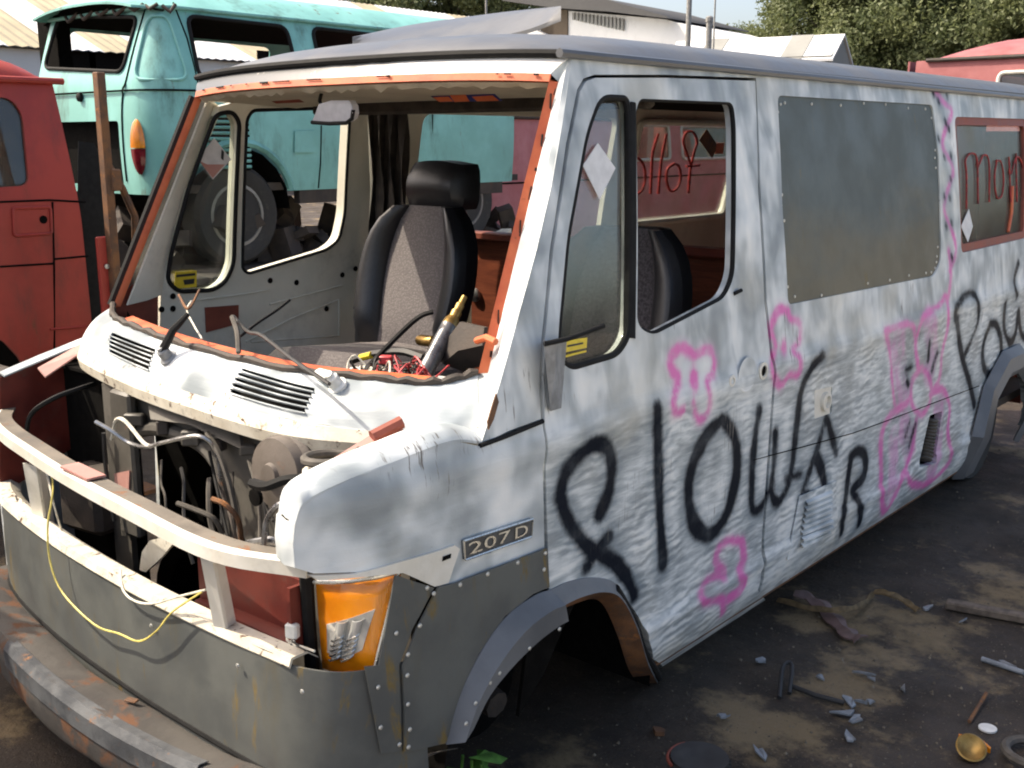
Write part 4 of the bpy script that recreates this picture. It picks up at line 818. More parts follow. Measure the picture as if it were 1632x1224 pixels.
# B pillar and dark curtain, roof lining, header lining
MB().box((XI-.02, 3.12, 1.2), (.06, .07, 1.5), bev=.02).ob('door_pillar', MT['beige'], VAN)
G = [[onY((x+4*math.sin(y*.03+x), y), 3.02+.025*math.sin(x*.35)) for x in np.linspace(590, 648, 14)] for y in np.linspace(152, 520, 12)]
MB().sheet(G, (0, .006, 0)).ob('curtain', MT['curtain'], VAN)
MB().sheet([[Tt[i]+np.array([0, .04, -.012]) for i in range(nb)], [Tt[i]*np.array([.97, 0, 1])+np.array([-.02, 2.62, -.03]) for i in range(nb)], [Tt[i]*np.array([.97, 0, 1])+np.array([-.02, 2.70, .02]) for i in range(nb)]], (0, 0, .012)).ob('headlining', MT['liner'], VAN)
MB().sheet([[(x, y, 1.86+.03*(1-((x+.965)/.8)**2)) for x in np.linspace(-1.75, -.18, 8)] for y in (2.68, 4.0, YEND)], (0, 0, .012)).ob('roof_lining', MT['dark'], VAN)
MB().box((-.965, 2.72, 1.825), (1.5, .05, .07), bev=.01).ob('roof_cross_rail', MT['curtain'], VAN)
stk = MB().poly([onY(p, 2.46) for p in [(676,147),(780,142),(800,160),(700,162)]], (0, .002, -.001)).ob('flag_sticker', MT['blueink'], VAN)
for q in ([(712,146),(738,144),(748,161),(724,162)], [(690,155),(715,154),(722,161),(700,162)], [(752,154),(785,152),(795,160),(760,161)]): MB().poly([onY(p, 2.457) for p in q], (0, .001, -.001)).ob('flag_figure', MT['orange'], stk)
s2 = MB().poly([onY(p, 2.40) for p in [(425,158),(470,155),(485,163),(440,165)]], (0, .002, 0)).ob('flag_sticker', MT['redprimer'], VAN)
# interior mirror
ma, mb2 = onY((512,150), 2.25), onY((515,172), 2.22); mr_ = MB().sheet([[onY(p, 2.20) for p in [(508,166),(528,160),(556,160),(561,168)]], [onY(p, 2.195) for p in [(503,180),(528,172),(556,170),(562,180)]], [onY(p, 2.20) for p in [(497,194),(525,195),(552,194),(560,188)]]], (0, .025, 0)).ob('interior_mirror', MT['mirror'], VAN)
tube('mirror_stem', [ma, (ma+mb2)/2+np.array([0, -.01, 0]), mb2], .006, MT['rubber'], mr_)
tube('mirror_rim', [onY(p, 2.20) for p in [(497,195),(525,197),(552,196),(561,189),(563,175)]], .006, MT['rubber'], mr_)
# floor, partition, rear wall
MB().box((-.965, 3.55, .40), (1.78, 1.8, .04)).ob('cab_floor', MT['creamclean'], VAN)  # floor and toe board coloured pale to bounce sunlight into the cab
MB().box((-.965, 2.40, .40), (.86, .50, .04)).ob('toe_board', MT['creamclean'], VAN)
MB().sheet([[(x, y, .70) for x in (-.52, -.07)] for y in (2.02, 2.64)], (0, 0, .01)).ob('wheel_house_top', MT['dark'], VAN)
MB().sheet([[(x, 2.62, zz) for x in (-.52, -.06)] for zz in (.17, .70)], (0, .01, 0)).ob('wheel_house_rear', MT['dark'], VAN)
MB().box((-.965, 5.4, .38), (1.80, 2.0, .04)).ob('load_floor', MT['darkrust'], VAN)
pt = MB().box((-.80, 3.32, .86), (1.35, .03, .90), bev=.004).ob('wood_partition', MT['wood'], VAN, label='dark red wooden partition behind the seats')
MB().lathe(onY((757,470), 3.30), (0, -1, 0), [(.03, 0), (.028, .01), (.014, .018)], 14).ob('knob', MT['steel'], pt)
MB().box((-.80, 3.30, 1.325), (1.37, .07, .03), bev=.005).ob('partition_rail', MT['redprimer'], pt)
MB().box((-.965, YEND-.02, 1.0), (1.66, .03, 1.5)).ob('rear_doors', MT['redprimer'], VAN)
MB().box((-.42, 5.5, 1.25), (.03, 1.5, 1.15), bev=.004).ob('red_reflection_board', MT['reflred'], VAN)  # board put behind the pane to stand in for its red reflection
# seats
def seat(cx, cy, zc, fab, name, label, hr=True):
    st = bpy.data.objects.new(name, None); col.objects.link(st); st.parent = VAN; st['label'] = label
    def bk(u, v, d):       # u -1..1 across, v 0..1 up
        wv = .265*math.sqrt(max(.05, 1-((v-.42)/.66)**2.6)) if v > .42 else .265-.03*(1-v/.42)
        wing_ = .055*abs(u)**3
        return (cx+u*wv, cy-.02+.13*v-d-wing_, zc+.04+.52*v)
    us = np.linspace(-1, 1, 15); vs = np.linspace(0, 1, 12)
    def pad(u0, u1, base, bul, mat, nm):
        us = np.linspace(u0, u1, 11)
        G = [[bk(u, v, base+bul*math.sqrt(max(0, 1-(2*(u-u0)/(u1-u0)-1)**2))*(min(1, 6*v, 6*(1-v)+.3))) for u in us] for v in vs]
        MB().sheet(G, (0, .09, .0)).ob(nm, mat, st)
    pad(-.62, .62, .045, .022, fab, 'backrest_pad'); pad(-1, -.60, .04, .05, MT['vinyl'], 'backrest_bolster'); pad(.60, 1, .04, .05, MT['vinyl'], 'backrest_bolster')
    MB().sheet([[bk(u, v, -.05-.02*(1-u*u)) for u in us] for v in vs], (0, -.06, 0)).ob('backrest_shell', MT['vinyl'], st)
    if hr:
        G = []
        for v in np.linspace(0, 1, 8): G.append([(cx+.150*u*(1-.06*v)*(1-.10*(2*v-1)**4), cy+.10+.02*v-.055*math.sqrt(max(0, 1-u**6))*math.sin(.35+v*2.4), zc+.548+.165*v+.014*(1-u*u)*v) for u in np.linspace(-1, 1, 11)])
        MB().sheet(G, (0, .085, 0)).ob('headrest', MT['vinyl'], st)
    G = []
    for v in np.linspace(0, 1, 10): G.append([(cx+.28*u, cy-.03-.52*v, zc+.02+.05*v*(v < .92)-(.05 if v > .95 else 0)-.03*u*u+.03*math.sqrt(max(0, 1-u**4))) for u in np.linspace(-1, 1, 13)])
    MB().sheet(G, (0, 0, -.12)).ob('cushion', fab, st)
    MB().box((cx, cy-.26, (zc-.1+.42)/2), (.42, .42, max(.1, zc-.1-.42)), bev=.02).ob('seat_base', MT['dark'], st)
    return st
seat(-1.345, 2.87, .90, MT['fabric'], 'passenger_seat', 'grey cloth seat with black vinyl bolsters and headrest')
seat(-.47, 2.92, .86, MT['fabricdark'], 'driver_seat', 'dark ribbed cloth seat behind the steering column', False)
# steering column
ca, cb = onY((668,612), 2.02), onY((716,520), 2.16); dr = (cb-ca)/np.linalg.norm(cb-ca); cc = onY((735,487), 2.20)
sc = tube('steering_column', [ca-dr*.15, ca, cb], .024, MT['colsteel'], VAN, 14, label='bare steering column without its wheel')
MB().lathe(cb, dr, [(.024, 0), (.022, .02), (.015, .03), (.016, .05), (.012, .055), (.013, .075), (.009, .08), (.009, .105)], 14).ob('column_spline', MT['brass'], sc)
cm = (ca+cb)/2+np.array([.05, .03, .03]); MB().sheet([[cm+np.array([-.07, 0, -.03]), cm+np.array([.0, .02, .06]), cm+np.array([.09, .02, .055])], [cm+np.array([-.05, 0, -.06]), cm+np.array([.03, -.02, -.01]), cm+np.array([.10, 0, .01])], [cm+np.array([.0, .03, -.08]), cm+np.array([.05, .03, -.06]), cm+np.array([.10, .03, -.03])]], (.004, .01, 0)).ob('column_bracket', MT['darkrust'], sc)
MB().lathe(cm+np.array([-.10, -.01, .0]), (1, .2, 0), [(.012, -.03), (.016, -.02), (.016, .02), (.010, .025)], 12).ob('column_clamp', MT['brass'], sc)
wire('column_stalk', [(572,600),(610,560),(650,520),(672,503),(690,497)], [2.02,2.05,2.08,2.1,2.12], .008, MT['rubber'])
for k in range(26):
    a = rs.random((5, 2)); x0 = 552+115*rs.random(); pp = [(x0, 604)]
    for m_ in range(5): pp.append((pp[-1][0]-26+58*a[m_, 0], 604-44*a[m_, 1]*(.4+.6*rs.random())))
    wire('dash_wire', pp, [1.90, 1.95, 1.98, 2.0, 1.98, 1.96], .0021+.0012*rs.random(), [MT['redwire'], MT['blackwire'], MT['blackwire'], MT['whitewire'], MT['redwire'], MT['greywire']][k % 6])
for k, (p, m_) in enumerate((((568,592), 'whiteplastic'), ((700,607), 'whiteplastic'), ((615,573), 'redwire'))): MB().box(onY(p, 1.98), (.035, .025, .022), .3*k, .003).ob('connector', MT[m_], VAN)
wire('dash_hose', [(560,575),(590,565),(640,560),(675,570)], [2.06,2.06,2.06,2.06], .012, MT['blackwire'])
tube('dash_tag', [onY((575,570), 2.05), onY((592,566), 2.05)], .010, MT['yellow'], VAN)
tube('orange_hook', [onY((760,543), 1.90), onY((775,538), 1.89), onY((790,545), 1.885)], .009, MT['orange'], VAN)
# rust scab at the pillar foot
MB().poly([onside(p, .003) for p in [(788,626),(792,640),(784,668),(776,684),(774,672),(781,648)]], (.003, 0, 0)).ob('rust_scab', MT['rust'], VAN)
tube('pillar_seam', [onside(p, .002) for p in [(764,710),(800,697),(864,671)]], .006, MT['rubber'], VAN)

# ------------------------------------------------------------------ ground
t = NT('oily_yard_ground'); t.co = t.tc.outputs['Object']
sand = t.math('ADD', t.rng(t.noise(1.5, 8, .66), .46, .66), t.math('MULTIPLY', t.math('SUBTRACT', t.noise(9, 6, .7), .5), .5))
c = t.mix(t.rng(t.noise(7, 8, .7), .3, .7), (.026, .018, .012), (.056, .039, .025)); c = t.mix(t.rng(sand, .25, .95, 0, .85), c, (.25, .18, .095))
sp = t.rng(t.noise(110, 4, .65), .62, .70); c = t.mix(sp, c, (.26, .22, .15)); c = t.mix(t.rng(t.noise(70, 4, .7), .62, .68), c, (.010, .009, .008)); c = t.mix(t.rng(t.noise(1.1, 5, .6), .58, .70, 0, .7), c, (.018, .016, .015))
t.set(Base_Color=c, Roughness=t.rng(t.noise(2.2, 4), .35, .65, .55, .95)); p_ = t.bump(t.noise(6, 8, .7), .8, .04); p_ = t.bump(t.noise(38, 6, .75), .7, .014, p_); t.bump(t.noise(160, 4, .7), .6, .005, p_); MT['ground'] = t.m
xs = [-900, -300, -80, -30, -12, -6, -3, -1, 1, 3, 6, 12, 40, 200, 900]; ysn = [-300, -60, -12, -3, 0, 1.5, 3, 4.5, 6, 9, 14, 30, 80, 300, 1200]
MB().sheet([[(x, y, 0) for x in xs] for y in ysn]).ob('ground', MT['ground'], None, kind='structure')

MT['bounce'] = wear('pale_bounce_slab', (.44, .41, .35), (.52, .49, .42), .9, 1.2, 0, dirt=.25, dirtc=(.25, .22, .17))
MB().sheet([[(x, y, .004) for x in (1.75, 4, 9, 18)] for y in (-14, -4, 0, 4, 9, 20)]).ob('bounce_slab', MT['bounce'], None, kind='structure')  # slab added to bounce sunlight onto the van's near side
# ------------------------------------------------------------------ neighbours' paints
MT['turq'] = wear('turquoise_paint', (.16, .41, .37), (.21, .50, .46), .5, 3, .30, (.11, .075, .045), dirt=.75, dirtc=(.075, .17, .14), streak=True)
MT['red'] = wear('faded_red_paint', (.29, .022, .014), (.37, .040, .026), .55, 3, .36, (.10, .045, .02), dirt=.6, dirtc=(.12, .028, .02), streak=True)
MT['pink'] = wear('haze_paled_red_paint', (.42, .13, .13), (.50, .20, .20), .6, 4, .12, dirt=.25, dirtc=(.25, .08, .08))  # red paled to carry haze glare in its colour, plus dust
MT['maroon'] = wear('dusty_maroon_paint', (.27, .075, .075), (.34, .12, .12), .65, 4, .12, dirt=.35, dirtc=(.18, .07, .07))
MT['hub'] = wear('dusty_steel_wheel', (.20, .20, .19), (.30, .29, .27), .5, 9, .25, metal=.3, dirt=.4)
def wheel(parent, c, ax, r=.33, wd=.19):
    a = np.array(ax, float); prof = [(r*.60, -wd/2), (r*.9, -wd/2), (r*.98, -wd*.36), (r, -wd*.1), (r, wd*.1), (r*.98, wd*.36), (r*.9, wd/2), (r*.66, wd*.48), (r*.60, wd*.40)]
    w_ = MB().lathe(c, ax, prof, 40).ob('tyre', MT['tyre'], parent)
    MB().lathe(c, ax, [(r*.61, wd*.1), (r*.62, wd*.43), (r*.56, wd*.44), (r*.54, wd*.20), (r*.42, wd*.12), (r*.34, wd*.30), (r*.22, wd*.34), (r*.20, wd*.22), (r*.08, wd*.24)], 32).ob('rim', MT['hub'], w_)
    return w_
# --- turquoise bus on a scrap deck
XB, YB, RB, TOP = -4.4, 3.70, .28, 2.50
BUS = thing('turquoise_bus', 'turquoise old minibus with amber tail lamp standing up on a scrap deck', 'van', (-5.26, 5.3, .90))
LB = RB*math.pi/2; WB = 1.74
def bmap(u, z, off=0.0):
    th = .16*max(0, (z-1.98)/.52)**1.2
    bulge = -.02*((z-1.7)/.4)**2 if z < 2.0 else 0
    o = off-th+bulge
    if u >= 0: return (XB+o, YB+RB+u, z)
    if u > -LB: a = -u/RB; return (XB-RB+(RB+o)*math.cos(a), YB+RB-(RB+o)*math.sin(a), z)
    return (XB-RB-(-u-LB), YB-o, z)
def bs(p): q = onX(p, XB); return (q[1]-YB-RB, q[2])
def br(p): q = onY(p, YB); return (-LB-(XB-RB-q[0]), q[2])
UE = 7.0-YB-RB; UR = -LB-(WB-2*RB)
wc = onX((385,345), XB); uc = wc[1]-YB-RB
arc = [(uc+.40*math.cos(a), max(1.37, 1.27+.40*math.sin(a))) for a in np.linspace(R(12), R(168), 12)]
out = [(UR, 1.37), (UR, TOP), (UE, TOP), (UE, 1.9), (UE-.02, 1.37)]+arc
def uz(u0, z0, u1, z1): return [(u0, z0), (u1, z0), (u1, z1), (u0, z1)]
a_, b_ = bs((318,22)), bs((478,82)); W1 = [a_, (b_[0], a_[1]-.01), (b_[0], b_[1]-.19), (a_[0]-.02, b_[1]-.20)]
dW = b_[0]-a_[0]+.22; Wn = [[(p[0]+k*dW, p[1]) for p in W1] for k in range(3)]
RW = [br(p) for p in [(98,17),(224,19),(206,113),(88,106)]]; RW = [(UR+.10, RW[0][1])]+[(min(RW[1][0], -LB-.06), RW[1][1]), (min(RW[2][0], -LB-.10), RW[2][1])]+[(UR+.06, RW[3][1])]
EL = [br(p) for p in [(112,180),(199,184),(196,282),(116,284)]]; EL = [(UR+.1, 1.82), (-LB-.15, 1.82), (-LB-.15, 1.42), (UR+.1, 1.42)]
shell = panel('body_shell', out, [rnd(w_, .07) for w_ in Wn]+[rnd(RW, .07), rnd(EL, .03)], bmap, (-.012, .012, 0), .05, MT['turq'], BUS)
far_ = panel('far_side', [(UR*0+0, 1.37), (0, TOP), (UE, TOP), (UE, 1.37)], [rnd(w_, .07) for w_ in Wn], lambda u, z: (2*(XB-WB/2)-bmap(max(u, 0), z)[0], YB+RB+u, z), (.012, 0, 0), .15, MT['turq'], BUS)
for w_ in Wn+[RW]: pts = [bmap(a, b, .004) for a, b in dens(rnd(w_, .07), .06)]; tube('window_seal', pts+pts[:2], .013, MT['rubber'], BUS)
# far corner closing + roof
rows = []
for f in np.linspace(-1, 1, 13):
    zc_ = TOP+.20*(1-abs(f)**2.6); row = []
    for g_ in np.linspace(0, 1, 14):
        y = YB+.04+(UE+RB-.04)*g_; e = min(1, g_*7)**.5; row.append((XB-WB/2+f*(WB/2-.15)*(.86+.14*e), y+.10*(1-e)*0, TOP+(zc_-TOP)*(.25+.75*e)))
    rows.append(row)
MB().sheet(rows, (0, 0, -.015)).ob('roof', MT['turq'], BUS)
tube('rain_gutter', [bmap(u, TOP-.005, .02) for u in np.linspace(UR, UE, 40)], .013, MT['turq'], BUS)
MB().box((XB-WB/2, YB+1.8, 1.40), (WB-.1, 3.2, .05)).ob('floor', MT['darkrust'], BUS)
MB().box((XB-WB/2, YB+.10, 1.61), (WB-.55, .04, .45)).ob('engine_opening_shade', MT['dark'], BUS)  # black sheet stands in for shade inside the open engine bay
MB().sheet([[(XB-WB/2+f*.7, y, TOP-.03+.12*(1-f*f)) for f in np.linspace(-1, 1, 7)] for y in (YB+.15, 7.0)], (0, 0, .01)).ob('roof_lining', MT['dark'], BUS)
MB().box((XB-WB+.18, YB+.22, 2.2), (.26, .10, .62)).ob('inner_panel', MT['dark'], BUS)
tube('belt_groove', [bmap(u, 2.0, .002) for u in np.linspace(UR, UE, 50)], .006, MT['dark'], BUS)
hs = [(-LB-.0, 2.49), (-LB-.02, 2.3), (-LB-.045, 2.06), (-LB-.075, 2.0), (-LB-.10, 1.85), (-LB-.11, 1.45)]; tube('hatch_gap', [bmap(*q, .002) for q in spline(hs, 4)], .006, MT['dark'], BUS)
tube('panel_gap', [bmap(*bs(p), .002) for p in [(300,0),(312,60),(318,140)]], .005, MT['dark'], BUS)
qp = [bmap(*q, .006) for q in rnd([(-.36, 2.44), (-.10, 2.44), (-.02, 2.06), (-.40, 2.06)], .09)]; tube('pressed_panel_edge', qp+qp[:2], .010, MT['turq'], BUS)
# tail lamp
tl_c = np.array(bmap(-LB-.02+.12, 1.70, .0)); 
def lampshape(z0, z1, mat, nm, par):
    G = [[bmap(-LB+.06+.055*s*math.sqrt(max(0.02, 1-((z-1.66)/.17)**2)), z, .006+.035*math.sqrt(max(0, 1-s*s))*math.sqrt(max(0.02, 1-((z-1.66)/.17)**2))) for s in np.linspace(-1, 1, 7)] for z in np.linspace(z0, z1, 9)]
    return MB().sheet(G).ob(nm, mat, par)
lampshape(1.655, 1.828, MT['amber'], 'tail_lamp_amber', BUS); lampshape(1.495, 1.65, MT['redlens'], 'tail_lamp_red', BUS)
for k in range(10):
    z = onX((372,185+9*k), XB)[2]; tube('louvre', [bmap(bs((328,185))[0], z, .004), bmap(bs((396,185))[0], z, .004)], .011, MT['turq'], BUS, 6); tube('louvre_slot', [bmap(bs((329,185))[0], z-.018, .002), bmap(bs((395,185))[0], z-.018, .002)], .008, MT['dark'], BUS, 6)
ff_ = [bs(p) for p in [(468,209),(500,208),(500,243),(468,243)]]; MB().poly([bmap(*q, .008) for q in ff_], (.006, 0, 0)).ob('fuel_flap', MT['turq'], BUS)
tube('door_gap', [bmap(*bs(p), .002) for p in [(512,200),(511,260),(509,300)]], .005, MT['dark'], BUS); tube('door_gap', [bmap(*bs(p), .002) for p in [(690,180),(688,300)]], .006, MT['dark'], BUS)
MB().lathe(np.array(bmap(*br((127,155)), .0)), (0, -1, 0), [(.03, 0), (.028, .02), (.012, .03)], 12).ob('hatch_lock', MT['rubber'], BUS)
wheel(BUS, (XB-.12, wc[1], 1.225), (1, 0, 0)); wheel(BUS, (XB-WB+.12, wc[1], 1.225), (-1, 0, 0)); wheel(BUS, (XB-.12, 6.45, 1.225), (1, 0, 0))
MB().sheet([[(x, uc+YB+RB+.41*math.cos(a), 1.25+.41*math.sin(a)) for a in np.linspace(0, math.pi, 10)] for x in (XB-.02, XB-.4)], (0, 0, .004)).ob('wheel_house', MT['dark'], BUS)
MB().sheet([[(XB+.015+dx, uc+YB+RB+(.415+dr)*math.cos(a), 1.265+(.415+dr)*math.sin(a)) for a in np.linspace(R(15), R(165), 14)] for dx, dr in ((-.01, .04), (.02, .01), (.0, -.01))], (-.004, 0, 0)).ob('arch_lip', MT['turq'], BUS)
MB().box((XB-.05, 5.82, 1.33), (.06, 2.1, .10)).ob('sill_rust', MT['darkrust'], BUS)
for k in range(7): tube('torn_roof_trim', [bmap(UR+.25+.2*k, TOP+.0, .03), bmap(UR+.32+.2*k, TOP-.02-.02*rs.random(), .04), bmap(UR+.40+.2*k, TOP+.01, .03)], .012, MT['darkrust'], BUS)
tube('wiper_arm', [bmap(UR+.62, 2.44, -.3), bmap(UR+.80, 2.38, -.3), bmap(UR+.95, 2.27, -.3)], .014, MT['ink'], BUS)
# deck carrying the bus
DK = thing('scrap_deck', 'dark rusty steel deck on legs carrying the turquoise minibus', 'platform', (-5.2, 5.5, 0))
for k in range(12): MB().box((-5.25, 3.65+k*.34, .865), (2.3, .32, .05), bev=.006).ob('deck_plank', MT['darkrust'], DK)
for x in (-6.25, -5.2, -4.2): MB().box((x, 5.5, .78), (.10, 4.3, .12), bev=.01).ob('deck_beam', MT['darkrust'], DK)
for x in (-6.25, -4.2):
    for y in (3.6, 5.5, 7.4): MB().box((x, y, .36), (.12, .12, .72), bev=.01).ob('deck_leg', MT['darkrust'], DK)
# scrap on the deck edge
for k in range(9):
    y = 4.75+.24*k; x = -4.25+.1*rs.random(); s_ = .05+.06*rs.random(); q = MB(); c_ = np.array((x, y, .89+s_*.5))
    V_ = [tuple(c_+np.array([(i & 1)*2-1, (i >> 1 & 1)*2-1, (i >> 2)*2-1])*s_*.5*(.5+.9*rs.random(3))) for i in range(8)]
    q.add(V_, [(0,2,3,1), (4,5,7,6), (0,1,5,4), (2,6,7,3), (0,4,6,2), (1,3,7,5)]).ob('scrap_lump', [MT['rust'], MT['darkrust'], MT['cream']][k % 3], None, label='small bent scrap lump lying on the edge of the rusty deck', cat='scrap', group='scrap on the deck', smooth=0)
# --- red pick-up cab at the left
RX = -3.66; RED = thing('red_truck_cab', 'faded red truck cab with open side window beside the turquoise minibus', 'truck cab', (-4.4, 1.9, 0))
def rx(p): q = onX(p, RX); return (q[1], q[2])
def rmap(y, z, off=0.0): return (RX+off-.10*max(0, (z-1.35)/.65)**1.3-.03*max(0, (.9-z)/.4)**2, y, z)
ro = [(.4, .45)]+[(2.0-.46*math.cos(a)*-1*-1+0, .42+.46*math.sin(a)) for a in np.linspace(0, math.pi, 14)]
ro = [(1.54, .42)]+[(2.03-.44*math.cos(a), .42+.46*math.sin(a)) for a in np.linspace(.1, math.pi-.1, 14)]+[(2.62, .42), (2.80, .42), (2.785, 1.3), (2.745, 1.98), (.4, 1.98), (.4, .42)]
rwn = [(.9, 1.93-.03), (rx((28,150))[0], 1.90), (rx((46,180))[0], 1.83), (rx((49,296))[0], rx((49,296))[1]), (.9, rx((49,300))[1]-.02)]
rs_ = panel('cab_side', ro, [rnd(rwn, .05)], rmap, (-.02, 0, 0), .05, MT['red'], RED)
rows = []
for k, (dx, dz) in enumerate(((0.02, 0), (-.01, .05), (-.08, .105), (-.25, .145), (-.7, .16), (-1.5, .12))): rows.append([(RX-.10+dx, .4+(2.70-.4)*g_+(.045 if g_ < 1 else 0), 1.985+dz*(1-max(0, (g_-.86)/.14)**2.2)) for g_ in (0, .3, .6, .8, .86, .90, .93, .96, .98, 1)])
MB().sheet(rows, (0, 0, -.012)).ob('cab_roof', MT['red'], RED)
tube('drip_rail', [rmap(y, 1.985, .022) for y in np.linspace(.4, 2.79, 12)], .016, MT['red'], RED)
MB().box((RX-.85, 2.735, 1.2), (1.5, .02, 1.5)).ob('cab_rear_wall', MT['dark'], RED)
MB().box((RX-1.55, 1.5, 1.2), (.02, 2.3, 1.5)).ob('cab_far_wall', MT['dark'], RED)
hp = [rx(p) for p in [(20,332),(80,330),(82,372),(22,376)]]
MB().poly([rmap(*q, -.004) for q in hp], (.006, 0, 0)).ob('handle_recess', MT['red'], rs_)
pts = [rmap(*q, .004) for q in rnd(hp, .015)]; tube('handle_recess_rim', pts+pts[:2], .008, MT['red'], rs_); MB().lathe(rmap(*rx((69,350)), -.002), (1, 0, 0), [(.02, 0), (.02, .006)], 12).ob('handle_hole', MT['dark'], rs_)
for q in ([(0,322),(80,319),(136,322)], [(0,425),(84,420),(86,413),(140,408)], [(84,322),(86,420),(88,560)]): tube('panel_gap', [rmap(*rx(p), .002) for p in q], .005, MT['dark'], rs_)
tube('pressed_line', [rmap(*rx(p), .002) for p in [(80,525),(140,520)]], .006, MT['red'], rs_)
panel('window_pane', rnd(rwn, .05), [], lambda a, b: rmap(a, b, -.015), (-.004, 0, 0), .3, MT['glass'], rs_)
# rusty post with red bracket panel, dark scrap behind
q0, q1 = onX((157,115), -3.2), onX((175,500), -3.2)
PO = thing('rusty_post', 'upright rusty steel post between the red cab and the turquoise minibus', 'post', (q1[0], q1[1], 0))
MB().box((q0[0], q0[1], q0[2]/2), (.05, .04, q0[2]), bev=.004).ob('post_tube', MT['rust'], PO); MB().box((q0[0]+.002, q0[1]+.03, 1.52), (.07, .05, .10), bev=.006).ob('post_clamp', MT['rust'], PO); MB().box((q0[0]-.03, q0[1]-.03, .95), (.02, .07, .62), bev=.006).ob('red_bracket', MT['red'], PO); MB().lathe((q0[0]-.015, q0[1]-.03, 1.12), (1, 0, 0), [(.012, 0), (.012, .01), (.005, .012)], 8).ob('bolt', MT['rivet'], PO); MB().box((q0[0], q0[1], .01), (.2, .2, .02)).ob('foot_plate', MT['rust'], PO)
dk = [onX(p, -3.75) for p in [(125,225),(150,228),(165,260),(170,350),(165,600),(120,600)]]
MB().poly(dk, (-.04, .02, 0)).ob('black_wing_panel', MT['rubber'], None, label='black curved panel leaning behind the rusty post', cat='car panel')
tube('bent_strut', [onX((165,250), -3.9), onX((195,300), -3.9), onX((215,345), -3.9), onX((222,700), -3.9)], .02, MT['rust'], None, label='thin rusty strut leaning under the tail of the turquoise minibus', cat='strut')

# --- simple closed vans behind
def simple_van(name, label, x0, x1, y0, y1, z0, z1, mat, winsX, winsY, belt=None, wheels=True):
    V0 = thing(name, label, 'van', ((x0+x1)/2, (y0+y1)/2, 0)); H = z1-z0
    def sx(y, z, off=0.0):
        e = .10*max(0, (z-z0-H*.52)/(H*.48))**1.3; r_ = .10; cy_ = 0
        for d in (y-y0, y1-y):
            if d < .25: cy_ = max(cy_, .10*(1-d/.25)**2)
        return (x1+off-e-cy_, y, z)
    def sy(x, z, off=0.0): e = .10*max(0, (z-z0-H*.52)/(H*.48))**1.3; return (x, y0-off+e, z)
    hz = H*.90+z0
    p1 = panel('side_panel', uz(y0, z0+.2, y1, hz), [rnd(uz(*q), .06) for q in winsX], sx, (-.02, 0, 0), .15, mat, V0)
    p2 = panel('end_panel', uz(x0+.10, z0+.2, x1-.10, hz), [rnd(uz(*q), .06) for q in winsY], sy, (0, .02, 0), .15, mat, V0)
    for q in winsX:
        panel('window_pane', rnd(uz(*q), .06), [], lambda a, b: sx(a, b, -.012), (-.004, 0, 0), .4, MT['glass'], p1); pts = [sx(a, b, .003) for a, b in dens(rnd(uz(*q), .06), .1)]; tube('window_seal', pts+pts[:2], .018, MT['creamclean'] if mat is MT['pink'] else MT['rubber'], p1)
    for q in winsY:
        panel('window_pane', rnd(uz(*q), .06), [], lambda a, b: sy(a, b, -.012), (0, .004, 0), .4, MT['glass'], p2); pts = [sy(a, b, .003) for a, b in dens(rnd(uz(*q), .06), .1)]; tube('window_seal', pts+pts[:2], .018, MT['creamclean'], p2)
    rows = []
    for f in np.linspace(-1, 1, 13):
        rows.append([((x0+x1)/2+f*((x1-x0)/2-.08)*(.80+.20*min(1, g_*6, (1-g_)*6)**.5), y0+.06+(y1-y0-.12)*g_, hz+(z1-hz)*(1-abs(f)**2.8)*(.1+.9*min(1, g_*5, (1-g_)*5)**.6)) for g_ in (0, .02, .05, .1, .2, .4, .6, .8, .9, .97, 1)])
    MB().sheet(rows, (0, 0, -.015)).ob('roof', mat, V0)
    tube('rain_gutter', [sx(y, hz, .02) for y in np.linspace(y0+.1, y1-.1, 14)], .018, MT['darkrust'], V0); tube('rain_gutter', [sy(x, hz, .02) for x in np.linspace(x0+.2, x1-.2, 8)], .018, MT['darkrust'], V0)
    MB().box((x0+.02, (y0+y1)/2, (z0+.2+hz)/2), (.02, y1-y0-.2, hz-z0-.2)).ob('far_side', mat, V0); MB().box(((x0+x1)/2, (y0+y1)/2, z0+.22), (x1-x0-.1, y1-y0-.2, .04)).ob('floor', MT['dark'], V0); MB().box(((x0+x1)/2, y1-.05, (z0+.2+hz)/2), (x1-x0-.2, .02, hz-z0-.2)).ob('far_end', mat, V0)
    if belt: tube('belt_line', [sx(y, belt, .004) for y in np.linspace(y0+.05, y1-.05, 12)], .008, MT['dark'], V0)
    if wheels:
        for y in (y0+.8, y1-.9): wheel(V0, (x1-.1, y, z0+.32), (1, 0, 0)); wheel(V0, (x0+.14, y, z0+.32), (-1, 0, 0))
    return V0
simple_van('red_van', 'pinkish red van standing beyond the open far side windows of the sprayed van', -6.8, -5.0, 7.05, 12.6, 0, 2.12, MT['pink'], [(9.35, 1.50, 10.35, 1.86), (10.6, 1.50, 12.0, 1.86)], [], belt=1.32)
simple_van('raised_red_van', 'sun-bleached red van whose roof rises behind the sprayed van', -2.62, -.75, 10.6, 15, .42, 2.66, MT['maroon'], [(11.2, 1.9, 13.0, 2.3)], [(-1.75, 1.9, -1.1, 2.30)], wheels=True)
simple_van('unseen_grey_van', 'unseen grey van out of frame, casting the shadow on the front plate', -4.3, -2.55, -4.2, .55, 0, 2.36, MT['flare'], [(-1.0, 1.5, .1, 1.95)], [(-4.0, 1.45, -2.85, 1.95)])  # van added out of view for its shadow on the front plate
r9 = np.random.default_rng(9); V_ = []; F_ = []
